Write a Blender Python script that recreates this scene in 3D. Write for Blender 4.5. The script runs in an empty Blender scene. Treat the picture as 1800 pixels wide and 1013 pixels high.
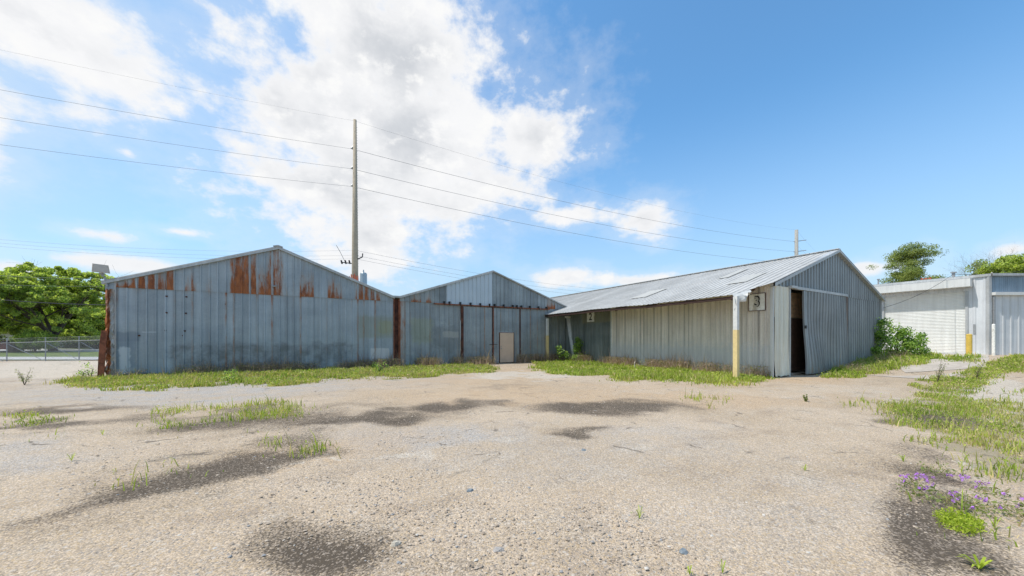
import bpy, math, random
import numpy as np
from mathutils import Vector, Matrix
rnd = random.Random(7); rs = np.random.RandomState(11)
R = math.radians
S = bpy.context.scene; COL = S.collection

# ------------------------------------------------------------------ camera
YAW = 29.8; F = 626.0; HZ = 596.0; CAMZ = 1.65          # focal length and horizon in pixels of the 1800 px photograph
cam_d = bpy.data.cameras.new('camera'); cam = bpy.data.objects.new('camera', cam_d); COL.objects.link(cam)
cam.location = (0, 0, CAMZ); cam.rotation_euler = (R(90), 0, R(-YAW))
cam_d.sensor_width = 36; cam_d.lens = F/1800*36; cam_d.shift_y = (HZ-506.5)/1800
cam_d.clip_start = .1; cam_d.clip_end = 4000
S.camera = cam
FW = (math.sin(R(YAW)), math.cos(R(YAW))); RT = (math.cos(R(YAW)), -math.sin(R(YAW)))

# ------------------------------------------------------------------ light
SUN_EL = 60.0
SUNV = Vector((-.965*math.cos(R(SUN_EL)), .262*math.cos(R(SUN_EL)), math.sin(R(SUN_EL)))).normalized()
sd = bpy.data.lights.new('sun', 'SUN'); sd.energy = 3.3; sd.angle = R(.53); sd.color = (1, .955, .89)
so = bpy.data.objects.new('sun', sd); COL.objects.link(so)
so.rotation_euler = SUNV.to_track_quat('Z', 'Y').to_euler(); so.location = (-30, 10, 60)
S.view_settings.view_transform = 'Standard'; S.view_settings.look = 'None'
S.view_settings.exposure = 0.36; S.view_settings.gamma = 1
SKY_STRENGTH = .15

# ------------------------------------------------------------------ node helper
class G:
    def __init__(s, tree): s.t = tree; s.n = tree.nodes; s.l = tree.links
    def put(s, sock, v):
        if isinstance(v, bpy.types.NodeSocket): s.l.new(v, sock)
        elif v is not None:
            if isinstance(v, (tuple, list)) and len(v) == 3 and sock.type == 'RGBA': v = (*v, 1)
            sock.default_value = v
    def node(s, t, ins={}, **pr):
        n = s.n.new(t)
        for k, v in pr.items(): setattr(n, k, v)
        for k, v in ins.items(): s.put(n.inputs[k], v)
        return n
    def m(s, op, a, b=None, c=None, clamp=False):
        n = s.node('ShaderNodeMath', operation=op, use_clamp=clamp); s.put(n.inputs[0], a)
        if b is not None: s.put(n.inputs[1], b)
        if c is not None: s.put(n.inputs[2], c)
        return n.outputs[0]
    def v(s, op, a, b=None):
        n = s.node('ShaderNodeVectorMath', operation=op); s.put(n.inputs[0], a)
        if b is not None: s.put(n.inputs[1], b)
        return n
    def mix(s, f, a, b, bt='MIX'):
        n = s.node('ShaderNodeMix', data_type='RGBA', blend_type=bt)
        s.put(n.inputs[0], f); s.put(n.inputs[6], a); s.put(n.inputs[7], b); return n.outputs[2]
    def ss(s, x, a, b, lo=0., hi=1.):
        n = s.node('ShaderNodeMapRange', interpolation_type='SMOOTHSTEP')
        s.put(n.inputs[0], x); s.put(n.inputs[1], a); s.put(n.inputs[2], b); s.put(n.inputs[3], lo); s.put(n.inputs[4], hi); return n.outputs[0]
    def mr(s, x, a, b, lo=0., hi=1.):
        n = s.node('ShaderNodeMapRange'); s.put(n.inputs[0], x); s.put(n.inputs[1], a); s.put(n.inputs[2], b); s.put(n.inputs[3], lo); s.put(n.inputs[4], hi); return n.outputs[0]
    def noise(s, vec, scale, detail=4, rough=.55, dist=0, col=False):
        n = s.node('ShaderNodeTexNoise', {'Vector': vec, 'Scale': scale, 'Detail': detail, 'Roughness': rough, 'Distortion': dist})
        return n.outputs[1] if col else n.outputs[0]
    def scl(s, vec, k): return s.v('MULTIPLY', vec, k).outputs[0]
    def sep(s, vec): return s.node('ShaderNodeSeparateXYZ', {0: vec}).outputs
    def comb(s, x, y, z=0.): return s.node('ShaderNodeCombineXYZ', {0: x, 1: y, 2: z}).outputs[0]
    def att(s, name):
        n = s.node('ShaderNodeAttribute', attribute_name=name); return s.node('ShaderNodeSeparateColor', {0: n.outputs[0]}).outputs
    def bump(s, h, strength=.3, dist=.02, nrm=None):
        n = s.node('ShaderNodeBump', {'Height': h, 'Strength': strength, 'Distance': dist})
        if nrm is not None: s.put(n.inputs['Normal'], nrm)
        return n.outputs[0]

# ------------------------------------------------------------------ sky
def pix_dir(px, py):
    r = (px-900)/F; u = (HZ-py)/F
    v = Vector((FW[0]+r*RT[0], FW[1]+r*RT[1], u)).normalized()
    return math.degrees(math.atan2(v.x, v.y)), math.degrees(math.asin(v.z))
W = bpy.data.worlds.new('World'); S.world = W; W.use_nodes = True
g = G(W.node_tree); g.n.clear()
sky = g.node('ShaderNodeTexSky', sky_type='NISHITA', sun_disc=False, sun_elevation=R(SUN_EL),
             sun_rotation=math.atan2(SUNV.x, SUNV.y) % (2*math.pi), altitude=0, air_density=1.0, dust_density=.8, ozone_density=2.0)
dv = g.node('ShaderNodeTexCoord').outputs['Generated']
X, Y, Z = g.sep(g.v('NORMALIZE', dv).outputs[0])
az = g.m('MULTIPLY', g.m('ARCTAN2', X, Y), 180/math.pi); el = g.m('MULTIPLY', g.m('ARCSINE', Z), 180/math.pi)
P = g.comb(az, el)
wn = g.noise(g.scl(P, (.05, .07, 0)), 1.0, 4, .6, 0, True)
wv = g.v('SUBTRACT', wn, (.5, .5, .5)).outputs[0]
Pw = g.v('ADD', P, g.scl(wv, (13, 9, 0))).outputs[0]
# cx, cy, rx, ry in photograph pixels, strength of the puff
BL = [(90,60,250,130,1),(220,140,110,75,.7),(310,190,90,30,.36),(130,195,100,40,.42),(370,15,60,20,.4),
      (700,90,215,170,1.15),(690,230,290,140,1.25),(600,330,230,90,1),(790,330,190,75,.9),(930,240,110,75,.95),
      (650,415,190,60,.85),(480,215,110,55,.5),(450,80,70,60,.45),(640,455,130,45,.8),(400,330,90,30,.4),
      (1005,378,85,24,.75),(1130,388,58,38,.85),(990,490,62,24,.8),(1110,492,120,15,.7),(1200,485,80,10,.4),(205,462,150,17,.8),(25,470,75,20,.8),
      (190,415,75,14,.62),(322,410,55,10,.6),(1520,470,50,16,.8),(1570,462,60,20,.45),(1780,440,55,18,.7),(222,270,30,12,.5),(950,170,30,40,.35),(1030,130,30,20,.22),
      (-250,140,330,180,.95),(-150,440,160,40,.7),(2080,420,200,30,.7)]
fld = None
for (cx, cy, rx, ry, st) in BL:
    a0, e0 = pix_dir(cx, cy); a1, _ = pix_dir(cx-rx, cy); a2, _ = pix_dir(cx+rx, cy); _, e1 = pix_dir(cx, cy-ry); _, e2 = pix_dir(cx, cy+ry)
    ra = max(1e-3, (a2-a1)/2); re = max(1e-3, abs(e1-e2)/2)
    k = min(1., max(.12, re/8))            # small clouds are warped less
    p = g.v('ADD', P, g.scl(wv, (13*k, 9*k, 0))).outputs[0]
    d = g.v('MULTIPLY', g.v('SUBTRACT', p, (a0, e0, 0)).outputs[0], (1/ra, 1/re, 0)).outputs[0]
    f = g.m('MULTIPLY', g.m('SUBTRACT', 1.25, g.v('LENGTH', d).outputs['Value']), st)
    fld = f if fld is None else g.m('SMOOTH_MAX', fld, f, .25)
fb = g.noise(g.scl(P, (.16, .24, 0)), 1.0, 9, .62)
fb2 = g.noise(g.scl(P, (.06, .1, 0)), 1.0, 5, .5)
den = g.m('ADD', fld, g.m('MULTIPLY', g.m('SUBTRACT', fb, .5), 2.1))
mask = g.ss(den, .02, .74)
thin = g.ss(den, -.5, .3, 0, .20)
mask = g.m('MAXIMUM', mask, thin)
# inner shading: thick bases grey, sunward edges bright
fbu = g.noise(g.v('ADD', g.scl(P, (.16, .24, 0)), (.22, -.30, 0)).outputs[0], 1.0, 6, .6)   # same field sampled towards the sun
rel = g.m('SUBTRACT', fb, fbu)
gr = g.m('MULTIPLY', g.ss(den, .45, 1.5), g.ss(g.m('ADD', fb2, g.m('MULTIPLY', rel, .6)), .36, .66, 1.0, .0))
cc = g.mix(g.m('MULTIPLY', gr, .95), (.98, .985, 1.0), (.645, .675, .72))
cc = g.mix(g.ss(rel, .02, .22, 0, .8), cc, (1.02, 1.02, 1.01))
cc = g.mix(g.ss(el, 2, 14, .35, 0), cc, (.80, .87, .94))
cloud = g.v('SCALE', cc); cloud.inputs['Scale'].default_value = 5.0
gain = g.mix(1., sky.outputs[0], (.74, 1.14, 1.26), 'MULTIPLY')
# low veil towards the horizon and to the sunny side
veil = g.ss(el, -4, 32, .88, 0)
vl = g.ss(az, -45, 20, .85, .0)
gain = g.mix(g.m('MAXIMUM', veil, vl), gain, (2.75, 3.50, 4.35))
bgc = g.mix(mask, gain, cloud.outputs[0])
bg = g.node('ShaderNodeBackground', {'Color': bgc, 'Strength': SKY_STRENGTH})
g.l.new(bg.outputs[0], g.node('ShaderNodeOutputWorld').inputs[0])

# ------------------------------------------------------------------ geometry of the photograph
def sm(x, a, b):
    t = np.clip((np.asarray(x, float)-a)/(b-a), 0, 1); return t*t*(3-2*t)
def terr(x, y): return .65*sm(x, 20.5, 33)*sm(-np.asarray(y, float), -40, -15) 
def ray(px):
    r = (px-900)/F; return FW[0]+r*RT[0], FW[1]+r*RT[1]
def onY(px, y): dx, dy = ray(px); t = y/dy; return t*dx
def onX(px, x): dx, dy = ray(px); t = x/dx; return t*dy
def dep(x, y): return x*FW[0]+y*FW[1]
def zat(py, x, y): return CAMZ+(HZ-py)/F*dep(x, y)
def gp(px, py, z=0.):
    for _ in range(6):
        t = F*(CAMZ-z)/(py-HZ); dx, dy = ray(px); x, y = t*dx, t*dy; z = float(terr(x, y))
    return x, y, z
def at(px, py, t): dx, dy = ray(px); return (t*dx, t*dy, CAMZ+(HZ-py)/F*t)
def proj(x, y, z=0.):
    d = np.maximum(x*FW[0]+y*FW[1], .05); l = x*RT[0]+y*RT[1]
    return 900+l/d*F, HZ-(z-CAMZ)/d*F
def hsh(i, j): 
    v = np.sin(i*127.1+j*311.7)*43758.5453; return v-np.floor(v)
def vn(x, y):
    i, j = np.floor(x), np.floor(y); fx, fy = x-i, y-j; fx = fx*fx*(3-2*fx); fy = fy*fy*(3-2*fy)
    return (hsh(i, j)*(1-fx)+hsh(i+1, j)*fx)*(1-fy)+(hsh(i, j+1)*(1-fx)+hsh(i+1, j+1)*fx)*fy
def fbm(x, y, o=4):
    s = 0; a = .5; n = 0
    for _ in range(o): s = s+a*vn(x, y); n += a; x = x*2.03+17; y = y*2.03+9; a *= .5
    return s/n

# ------------------------------------------------------------------ mesh builder
class MB:
    def __init__(s): s.v = []; s.f = []; s.a = []
    def add(s, vs, fs, a=(0, .5, 0)):
        o = len(s.v); s.v += [tuple(p) for p in vs]; s.f += [tuple(i+o for i in q) for q in fs]
        s.a += ([a]*len(vs) if not isinstance(a, list) else a)
    def box(s, x0, x1, y0, y1, z0, z1, a=(0, .5, 0), M=None):
        vs = [(x, y, z) for x in (x0, x1) for y in (y0, y1) for z in (z0, z1)]
        if M is not None: vs = [tuple(M @ Vector(p)) for p in vs]
        s.add(vs, [(0,1,3,2),(4,6,7,5),(0,4,5,1),(2,3,7,6),(0,2,6,4),(1,5,7,3)], a)
    def beam(s, p, q, w, h, a=(0, .5, 0), up=(0, 0, 1)):
        p, q = Vector(p), Vector(q); d = (q-p).normalized(); u = Vector(up)
        if abs(d.dot(u)) > .98: u = Vector((1, 0, 0))
        r = d.cross(u).normalized(); u = r.cross(d)
        vs = [b+r*i*w/2+u*j*h/2 for b in (p, q) for i, j in ((-1,-1),(1,-1),(1,1),(-1,1))]
        s.add(vs, [(0,3,2,1),(4,5,6,7),(0,1,5,4),(1,2,6,5),(2,3,7,6),(3,0,4,7)], a)
    def tube(s, pts, rad, n=6, a=(0, .5, 0), cap=True):
        pts = [Vector(p) for p in pts]; rr = rad if isinstance(rad, (list, tuple)) else [rad]*len(pts)
        vs = []; fs = []; ref = None
        for i, p in enumerate(pts):
            d = (pts[min(i+1, len(pts)-1)]-pts[max(i-1, 0)]).normalized()
            if ref is None: ref = Vector((0, 0, 1)) if abs(d.z) < .9 else Vector((1, 0, 0))
            r = d.cross(ref).normalized(); u = r.cross(d)
            for k in range(n):
                t = 2*math.pi*k/n; vs.append(p+r*math.cos(t)*rr[i]+u*math.sin(t)*rr[i])
        for i in range(len(pts)-1):
            for k in range(n):
                k2 = (k+1) % n; fs.append((i*n+k, i*n+k2, (i+1)*n+k2, (i+1)*n+k))
        if cap: fs += [tuple(range(n))[::-1], tuple((len(pts)-1)*n+k for k in range(n))]
        s.add(vs, fs, a)
    def build(s, name, mat, parent=None, smooth=False):
        me = bpy.data.meshes.new(name); o = bpy.data.objects.new(name, me); COL.objects.link(o)
        off = Vector((0, 0, 0)); q = parent
        while q is not None: off = off+q.location; q = q.parent
        if parent is not None: o.parent = parent; vs = [(x-off.x, y-off.y, z-off.z) for x, y, z in s.v]
        else:
            # top-level: origin at the base of the mesh
            A = np.array(s.v); c = ((A[:,0].min()+A[:,0].max())/2, (A[:,1].min()+A[:,1].max())/2, A[:,2].min())
            o.location = c; vs = [(x-c[0], y-c[1], z-c[2]) for x, y, z in s.v]
        me.from_pydata(vs, [], s.f); me.materials.append(mat)
        at_ = me.color_attributes.new('w', 'FLOAT_COLOR', 'POINT')
        arr = np.ones((len(s.v), 4), np.float32); arr[:, :3] = np.array(s.a, np.float32); at_.data.foreach_set('color', arr.ravel())
        if smooth: me.polygons.foreach_set('use_smooth', [True]*len(me.polygons))
        return o
def fastmesh(name, V, Fc, att, mat, parent=None, k=3):
    me = bpy.data.meshes.new(name); n = len(V); m = len(Fc)
    me.vertices.add(n); me.vertices.foreach_set('co', V.astype(np.float32).ravel())
    me.loops.add(m*k); me.loops.foreach_set('vertex_index', Fc.astype(np.int32).ravel())
    me.polygons.add(m); me.polygons.foreach_set('loop_start', np.arange(0, m*k, k, dtype=np.int32)); me.polygons.foreach_set('loop_total', np.full(m, k, np.int32))
    me.update(calc_edges=True)
    a = me.color_attributes.new('w', 'FLOAT_COLOR', 'POINT'); A = np.ones((n, 4), np.float32); A[:, :3] = att; a.data.foreach_set('color', A.ravel())
    me.materials.append(mat); o = bpy.data.objects.new(name, me); COL.objects.link(o)
    if parent is not None: o.parent = parent
    return o
def tag(o, label=None, cat=None, group=None, kind=None):
    for k, v in (('label', label), ('category', cat), ('group', group), ('kind', kind)):
        if v: o[k] = v
    return o
def thing(name, label, cat, loc=(0, 0, 0), group=None):
    o = bpy.data.objects.new(name, None); COL.objects.link(o); o.location = loc; o.empty_display_size = .3
    return tag(o, label, cat, group)

# ------------------------------------------------------------------ materials
def mat(name):
    m = bpy.data.materials.new(name); m.use_nodes = True; g = G(m.node_tree); b = g.n['Principled BSDF']; return m, g, b
def pos(g): return g.node('ShaderNodeNewGeometry').outputs['Position']
RUST1, RUST2 = (.36, .120, .040), (.18, .058, .026)
def galv(name, c1, c2, metallic=.25, rough=.5, rust_gain=1., patches=(), streak=1., spang=1.):
    m, g, b = mat(name); p = pos(g); w = g.att('w')
    st = g.noise(g.scl(p, (7, 7, .35)), 1., 4, .6); sp = g.noise(p, 14., 3, .7); lo = g.noise(g.scl(p, (.6, .6, .9)), 1., 4, .6)
    c = g.mix(g.ss(lo, .3, .7), c1, c2)
    sb = g.m('ADD', g.mr(st, .25, .75, 1-.20*streak, 1+.17*streak), g.mr(sp, .25, .75, -.10*spang, .10*spang))
    c = g.mix(1., c, g.comb(sb, sb, sb), 'MULTIPLY')
    t = g.mr(w[1], 0, 1, .45, 1.55); c = g.mix(1., c, g.comb(t, t, t), 'MULTIPLY')
    # grime (third attribute channel)
    gn = g.noise(p, 2.3, 6, .65)
    c = g.mix(g.m('MULTIPLY', g.ss(g.m('ADD', w[2], g.m('MULTIPLY', g.m('SUBTRACT', gn, .5), .9)), .25, .7), .8), c, (.11, .115, .115))
    for (ax, lo0, hi0, z0, z1, soft, col, k, up) in patches:
        x = g.sep(p)[ax]; z = g.sep(p)[2]; jn = g.m('MULTIPLY', g.m('SUBTRACT', g.noise(p, 5., 5, .65), .5), soft*(3 if not up else 6))
        x = g.m('ADD', x, jn); z = g.m('ADD', z, jn)
        mk = g.m('MULTIPLY', g.m('MULTIPLY', g.ss(x, lo0-soft, lo0+soft), g.ss(x, hi0-soft, hi0+soft, 1, 0)), g.m('MULTIPLY', g.ss(z, z0-soft, z0+soft), g.ss(z, z1-soft, z1+soft, 1, 0)))
        c = g.mix(g.m('MULTIPLY', mk, k), c, col)
    # rust
    rn = g.noise(g.scl(p, (9, 9, 1.6)), 1., 7, .7); rf = g.noise(p, 55., 3, .7)
    rv = g.m('ADD', g.m('MULTIPLY', w[0], rust_gain), g.m('ADD', g.m('MULTIPLY', g.m('SUBTRACT', rn, .5), 1.1), g.m('MULTIPLY', g.m('SUBTRACT', rf, .5), .35)))
    rm = g.ss(rv, .42, .72); ring = g.ss(rv, .22, .5)
    c = g.mix(g.m('MULTIPLY', ring, .35), c, (.34, .22, .13))
    rc = g.mix(g.ss(g.noise(g.scl(p, (6, 6, 2)), 1., 6, .7), .35, .62), RUST2, RUST1); rc = g.mix(g.ss(g.noise(p, 30., 4, .7), .5, .75), rc, (.42, .165, .06))
    c = g.mix(rm, c, rc)
    g.put(b.inputs['Base Color'], c); g.put(b.inputs['Metallic'], g.m('MULTIPLY', g.m('SUBTRACT', 1., rm), metallic))
    g.put(b.inputs['Roughness'], g.m('ADD', g.mr(sp, .3, .7, rough-.08, rough+.08), g.m('MULTIPLY', rm, .35), clamp=True))
    g.put(b.inputs['Normal'], g.bump(g.m('ADD', g.noise(g.scl(p, (1.5, 1.5, .8)), 1., 3, .5), g.m('MULTIPLY', g.m('MULTIPLY', rf, rm), .06)), .35, .05))
    return m
def plain(name, col, rough=.6, metallic=0., var=.2, scale=6., bump=.15, col2=None):
    m, g, b = mat(name); p = pos(g); n = g.noise(p, scale, 6, .65); n2 = g.noise(p, scale*7, 3, .6)
    c = g.mix(g.ss(n, .3, .7), tuple(x*(1-var) for x in col), tuple(min(1, x*(1+var)) for x in col))
    if col2: c = g.mix(g.ss(g.noise(g.scl(p, (3, 3, 1.2)), 1., 7, .7), .52, .66), c, col2)
    k = g.mr(n2, .3, .7, 1-var*.5, 1+var*.5); c = g.mix(1., c, g.comb(k, k, k), 'MULTIPLY')
    g.put(b.inputs['Base Color'], c); g.put(b.inputs['Roughness'], rough); g.put(b.inputs['Metallic'], metallic)
    g.put(b.inputs['Normal'], g.bump(n2, bump, .02)); return m
def leafmat(name, c1, c2, c3=None, trans=.35, rough=.55):
    m, g, b = mat(name); w = g.att('w')
    c = g.mix(w[0], c1, c2)
    if c3: c = g.mix(w[1], c, c3)
    k = g.mr(w[2], 0, 1, .55, 1.45); c = g.mix(1., c, g.comb(k, k, k), 'MULTIPLY')
    g.put(b.inputs['Base Color'], c); b.inputs['Roughness'].default_value = rough; b.inputs['Specular IOR Level'].default_value = .25
    tr = g.node('ShaderNodeBsdfTranslucent', {'Color': g.mix(1., c, (1.5, 1.6, .7), 'MULTIPLY')})
    mx = g.node('ShaderNodeMixShader', {0: trans, 1: b.outputs[0], 2: tr.outputs[0]})
    g.l.new(mx.outputs[0], g.n['Material Output'].inputs[0]); return m

YF = 21.5                                 # plane of the two gable fronts
PATCH1 = [(0, onY(203, YF), onY(246, YF), 1.55, 1.95, .06, (.17, .21, .25), .7, 0),
          (0, onY(203, YF), onY(240, YF), .4, 1.6, .12, (.14, .19, .24), .55, 0),
          (0, onY(651, YF), onY(684, YF), .35, 1.12, .03, (.58, .58, .57), .8, 0),
          (0, onY(630, YF), onY(693, YF), 1.7, 2.95, .10, (.25, .27, .20), .5, 0),
          (0, onY(665, YF), onY(690, YF), 1.95, 2.7, .12, (.30, .30, .15), .5, 1),
          (0, onY(250, YF), onY(275, YF), 1.93, 1.97, .01, (.45, .5, .55), .8, 0),
          (0, onY(210, YF), onY(229, YF), -.3, 1.30, .045, (.50, .55, .58), .8, 1)]
PATCH2 = [(0, onY(722, YF), onY(760, YF), 1.4, 2.9, .12, (.30, .33, .20), .38, 1),
          (0, onY(779, YF), onY(806, YF), 1.72, 2.12, .05, (.56, .55, .51), .85, 1),
          (0, onY(760, YF), onY(810, YF), 1.1, 2.4, .2, (.17, .19, .20), .55, 1)]
M = {}
M['shed1'] = galv('galvanised_front', (.27, .315, .35), (.345, .39, .42), .12, .5, patches=PATCH1)
M['shed2'] = galv('galvanised_weathered', (.235, .265, .28), (.31, .345, .36), .2, .5, patches=PATCH2)
M['newpanel'] = galv('newer_bright_panel', (.46, .52, .57), (.50, .56, .61), .15, .4, spang=.3, streak=.4)
M['gable3'] = galv('galvanised_gable', (.235, .26, .27), (.30, .325, .335), .2, .45)
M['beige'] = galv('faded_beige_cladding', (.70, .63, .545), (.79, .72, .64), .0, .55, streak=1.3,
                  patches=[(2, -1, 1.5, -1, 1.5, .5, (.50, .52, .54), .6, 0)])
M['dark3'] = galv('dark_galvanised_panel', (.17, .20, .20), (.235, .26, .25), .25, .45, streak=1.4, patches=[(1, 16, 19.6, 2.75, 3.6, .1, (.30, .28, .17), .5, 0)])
M['green'] = galv('pale_green_corner_sheet', (.60, .59, .50), (.66, .65, .56), .0, .5, spang=.4)
M['roof'] = galv('weathered_metal_roof', (.40, .39, .365), (.48, .47, .445), .08, .6, streak=.9, rust_gain=.8)
M['trim'] = galv('galvanised_trim', (.40, .41, .41), (.50, .51, .51), .2, .5)
M['whiteclad'] = galv('white_steel_cladding', (.60, .62, .64), (.68, .70, .72), .0, .45, streak=.6, spang=.4)
M['whitetrim'] = galv('white_metal_trim', (.60, .60, .58), (.68, .68, .66), .0, .4, streak=.5, spang=.4)
M['blueclad'] = galv('blue_grey_cladding', (.20, .28, .36), (.27, .35, .43), .1, .5)
M['shutter'] = galv('white_roller_slats', (.72, .72, .69), (.78, .78, .75), .0, .4, streak=.5, spang=.3)
M['rust'] = plain('rusted_steel', (.22, .075, .038), .9, 0, .45, 5, .5, (.34, .13, .055))
M['darkrust'] = plain('dark_brown_rust', (.075, .028, .018), .9, 0, .5, 4, .5, (.13, .05, .028))
M['fascia'] = plain('brown_fascia', (.045, .020, .015), .8, 0, .3, 3)
M['rustgalv'] = galv('crumpled_rusty_sheet', (.40, .38, .36), (.48, .45, .42), .1, .6, rust_gain=1.)
M['wood'] = plain('weathered_timber', (.13, .085, .06), .85, 0, .3, 12)
M['board'] = plain('pale_boards', (.66, .44, .26), .75, 0, .25, 5)
M['darkboard'] = plain('dark_brown_panel', (.085, .045, .03), .8, 0, .3, 4)
M['door'] = plain('beige_door_paint', (.60, .44, .32), .55, 0, .06, 2, .05)
M['concrete'] = plain('spun_concrete', (.38, .32, .235), .85, 0, .12, 4)
M['greywood'] = plain('grey_timber_pole', (.33, .32, .29), .85, 0, .3, 9)
M['steel'] = plain('grey_steel', (.33, .34, .35), .5, .3, .15, 10)
M['lampgrey'] = plain('lamp_housing', (.56, .49, .42), .6, 0, .1, 8)
M['black'] = plain('black_paint', (.02, .02, .02), .6, 0, .2, 20)
M['wire'] = plain('cable', (.02, .022, .026), .9, 0, .1, 3)
M['wirelight'] = plain('aluminium_cable', (.13, .14, .155), .8, 0, .1, 3)
M['plate'] = plain('sign_plate', (.82, .81, .77), .55, 0, .12, 9, .05, (.50, .47, .40))
M['yellow'] = plain('yellow_paint', (.62, .43, .08), .55, 0, .12, 6)
M['cream'] = plain('post_white_paint', (.64, .64, .62), .5, 0, .1, 6, .1)
M['creamyellow'] = plain('post_faded_yellow', (.72, .56, .27), .55, 0, .1, 5, .1)
M['pvc'] = plain('white_pipe', (.60, .62, .64), .45, 0, .1, 5)
M['orange'] = plain('orange_red_insulator', (.50, .10, .04), .5, 0, .2, 10)
M['lightblue'] = plain('transformer_grey', (.30, .37, .42), .4, .2, .1, 10)
M['bark'] = plain('bark', (.10, .075, .055), .95, 0, .4, 14, .6)
M['brick'] = plain('pinkish_brick', (.42, .26, .20), .9, 0, .15, 3)
M['houseroof'] = plain('brown_shingle', (.22, .15, .12), .9, 0, .2, 6)
M['cladpale'] = plain('pale_siding', (.50, .44, .38), .8, 0, .1, 3)
M['stone'] = plain('loose_stone', (.36, .33, .30), .9, 0, .3, 9, .4)

# ground materials
def ground_mat():
    m, g, b = mat('gravel_and_broken_asphalt'); p = pos(g); w = g.att('w'); w2 = g.att('w2')
    big = g.noise(p, .35, 6, .6); mid = g.noise(p, 1.7, 6, .65); fine = g.noise(p, 26., 4, .7); sand = g.noise(p, 110., 2, .7)
    c = g.mix(g.ss(big, .32, .68), (.405, .315, .222), (.485, .388, .29))
    c = g.mix(g.ss(mid, .5, .8, 0, .8), c, (.52, .445, .355))
    c = g.mix(g.ss(g.noise(g.scl(p, (.8, 1.6, 1)), 1., 7, .65), .50, .68, 0, .45), c, (.27, .205, .15))
    c = g.mix(g.m('MULTIPLY', w2[0], g.ss(mid, .25, .6)), c, (.385, .36, .335))              # crushed blue-grey stone
    c = g.mix(g.m('MULTIPLY', w2[1], g.ss(mid, .2, .6, .5, 1)), c, (.46, .33, .21))           # orange sandy dirt
    c = g.mix(g.m('MULTIPLY', g.ss(g.m('ADD', w2[2], g.m('MULTIPLY', g.m('SUBTRACT', mid, .5), .5)), .35, .65), .9), c, (.51, .45, .375))   # bleached crust
    v1 = g.node('ShaderNodeTexVoronoi', {'Vector': p, 'Scale': 75., 'Randomness': 1.})
    v2 = g.node('ShaderNodeTexVoronoi', {'Vector': p, 'Scale': 150., 'Randomness': 1.})
    v3 = g.node('ShaderNodeTexVoronoi', {'Vector': p, 'Scale': 24., 'Randomness': 1.})
    def cell(v, lo, hi): k = g.mr(g.node('ShaderNodeSeparateColor', {0: v.outputs['Color']}).outputs[0], 0, 1, lo, hi); return k
    k = g.m('MULTIPLY', cell(v1, .70, 1.24), cell(v2, .72, 1.28))
    c = g.mix(1., c, g.comb(k, k, k), 'MULTIPLY')
    hue = g.node('ShaderNodeSeparateColor', {0: v1.outputs['Color']}).outputs
    c = g.mix(g.ss(hue[1], .80, .86, 0, .55), c, (.50, .36, .20)); c = g.mix(g.ss(hue[2], .86, .92, 0, .4), c, (.33, .33, .34))
    c = g.mix(g.m('MULTIPLY', g.ss(g.node('ShaderNodeSeparateColor', {0: v3.outputs['Color']}).outputs[1], .86, .9), g.ss(v3.outputs['Distance'], .35, .42, .6, 0)), c, (.54, .48, .41))
    # soil under grass
    sl = g.m('ADD', w[1], g.m('MULTIPLY', g.m('SUBTRACT', mid, .5), .8))
    c = g.mix(g.m('MULTIPLY', g.ss(sl, .35, .9), .6), c, g.mix(g.ss(fine, .4, .6), (.19, .165, .095), (.30, .255, .165)))
    # dark tarry / mossy patches: a stain of the surface itself
    dk = g.m('ADD', w[0], g.m('ADD', g.m('MULTIPLY', g.m('SUBTRACT', mid, .5), .7), g.m('MULTIPLY', g.m('SUBTRACT', fine, .5), .9)))
    dk = g.m('ADD', dk, g.m('ADD', g.m('MULTIPLY', g.m('SUBTRACT', sand, .5), .5), g.m('MULTIPLY', g.m('SUBTRACT', hue[2], .5), .55)))
    dc = g.mix(g.ss(hue[0], .80, .86), (.075, .058, .042), (.23, .185, .145))
    c = g.mix(g.m('MULTIPLY', g.ss(dk, .06, .85), .95), c, dc)
    # cracks
    cv = g.node('ShaderNodeTexVoronoi', {'Vector': g.v('ADD', p, g.scl(g.noise(p, 1.1, 4, .6, 0, True), (.9, .9, 0))).outputs[0], 'Scale': .55}, feature='DISTANCE_TO_EDGE')
    ck = g.m('MULTIPLY', g.ss(cv.outputs[0], .004, .016, 1, 0), g.ss(mid, .50, .60))
    c = g.mix(g.m('MULTIPLY', ck, g.m('MULTIPLY', w[2], .8)), c, (.13, .105, .08))
    g.put(b.inputs['Base Color'], c); b.inputs['Roughness'].default_value = .95; b.inputs['Specular IOR Level'].default_value = .2
    h = g.m('ADD', g.m('MULTIPLY', v1.outputs['Distance'], -.55), g.m('ADD', g.m('MULTIPLY', fine, .5), g.m('MULTIPLY', v3.outputs['Distance'], -.5)))
    g.put(b.inputs['Normal'], g.bump(h, .45, .016)); return m
M['ground'] = ground_mat()
M['slab'] = plain('pale_concrete_slab', (.46, .40, .335), .9, 0, .12, 1.6, .2, (.38, .325, .265))
M['road'] = plain('pale_road', (.50, .49, .48), .9, 0, .08, .8, .1)
M['lawn'] = plain('mown_lawn', (.12, .17, .04), .95, 0, .35, .9, .5, (.24, .25, .09))
M['grass'] = leafmat('fresh_grass', (.20, .29, .035), (.42, .47, .09), (.52, .41, .24))
M['dry'] = leafmat('dry_weeds', (.27, .19, .15), (.50, .37, .31), (.30, .31, .10), .35)
M['mat'] = leafmat('moss_green', (.26, .34, .03), (.42, .48, .06), None)
M['ver'] = leafmat('grey_green_foliage', (.15, .20, .06), (.26, .30, .10), (.33, .27, .16))
M['petal'] = leafmat('purple_petals', (.36, .13, .58), (.48, .25, .68), None, .3)
M['leafL'] = leafmat('spring_leaves', (.28, .36, .09), (.60, .63, .21), (.17, .22, .07), .55)
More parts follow.
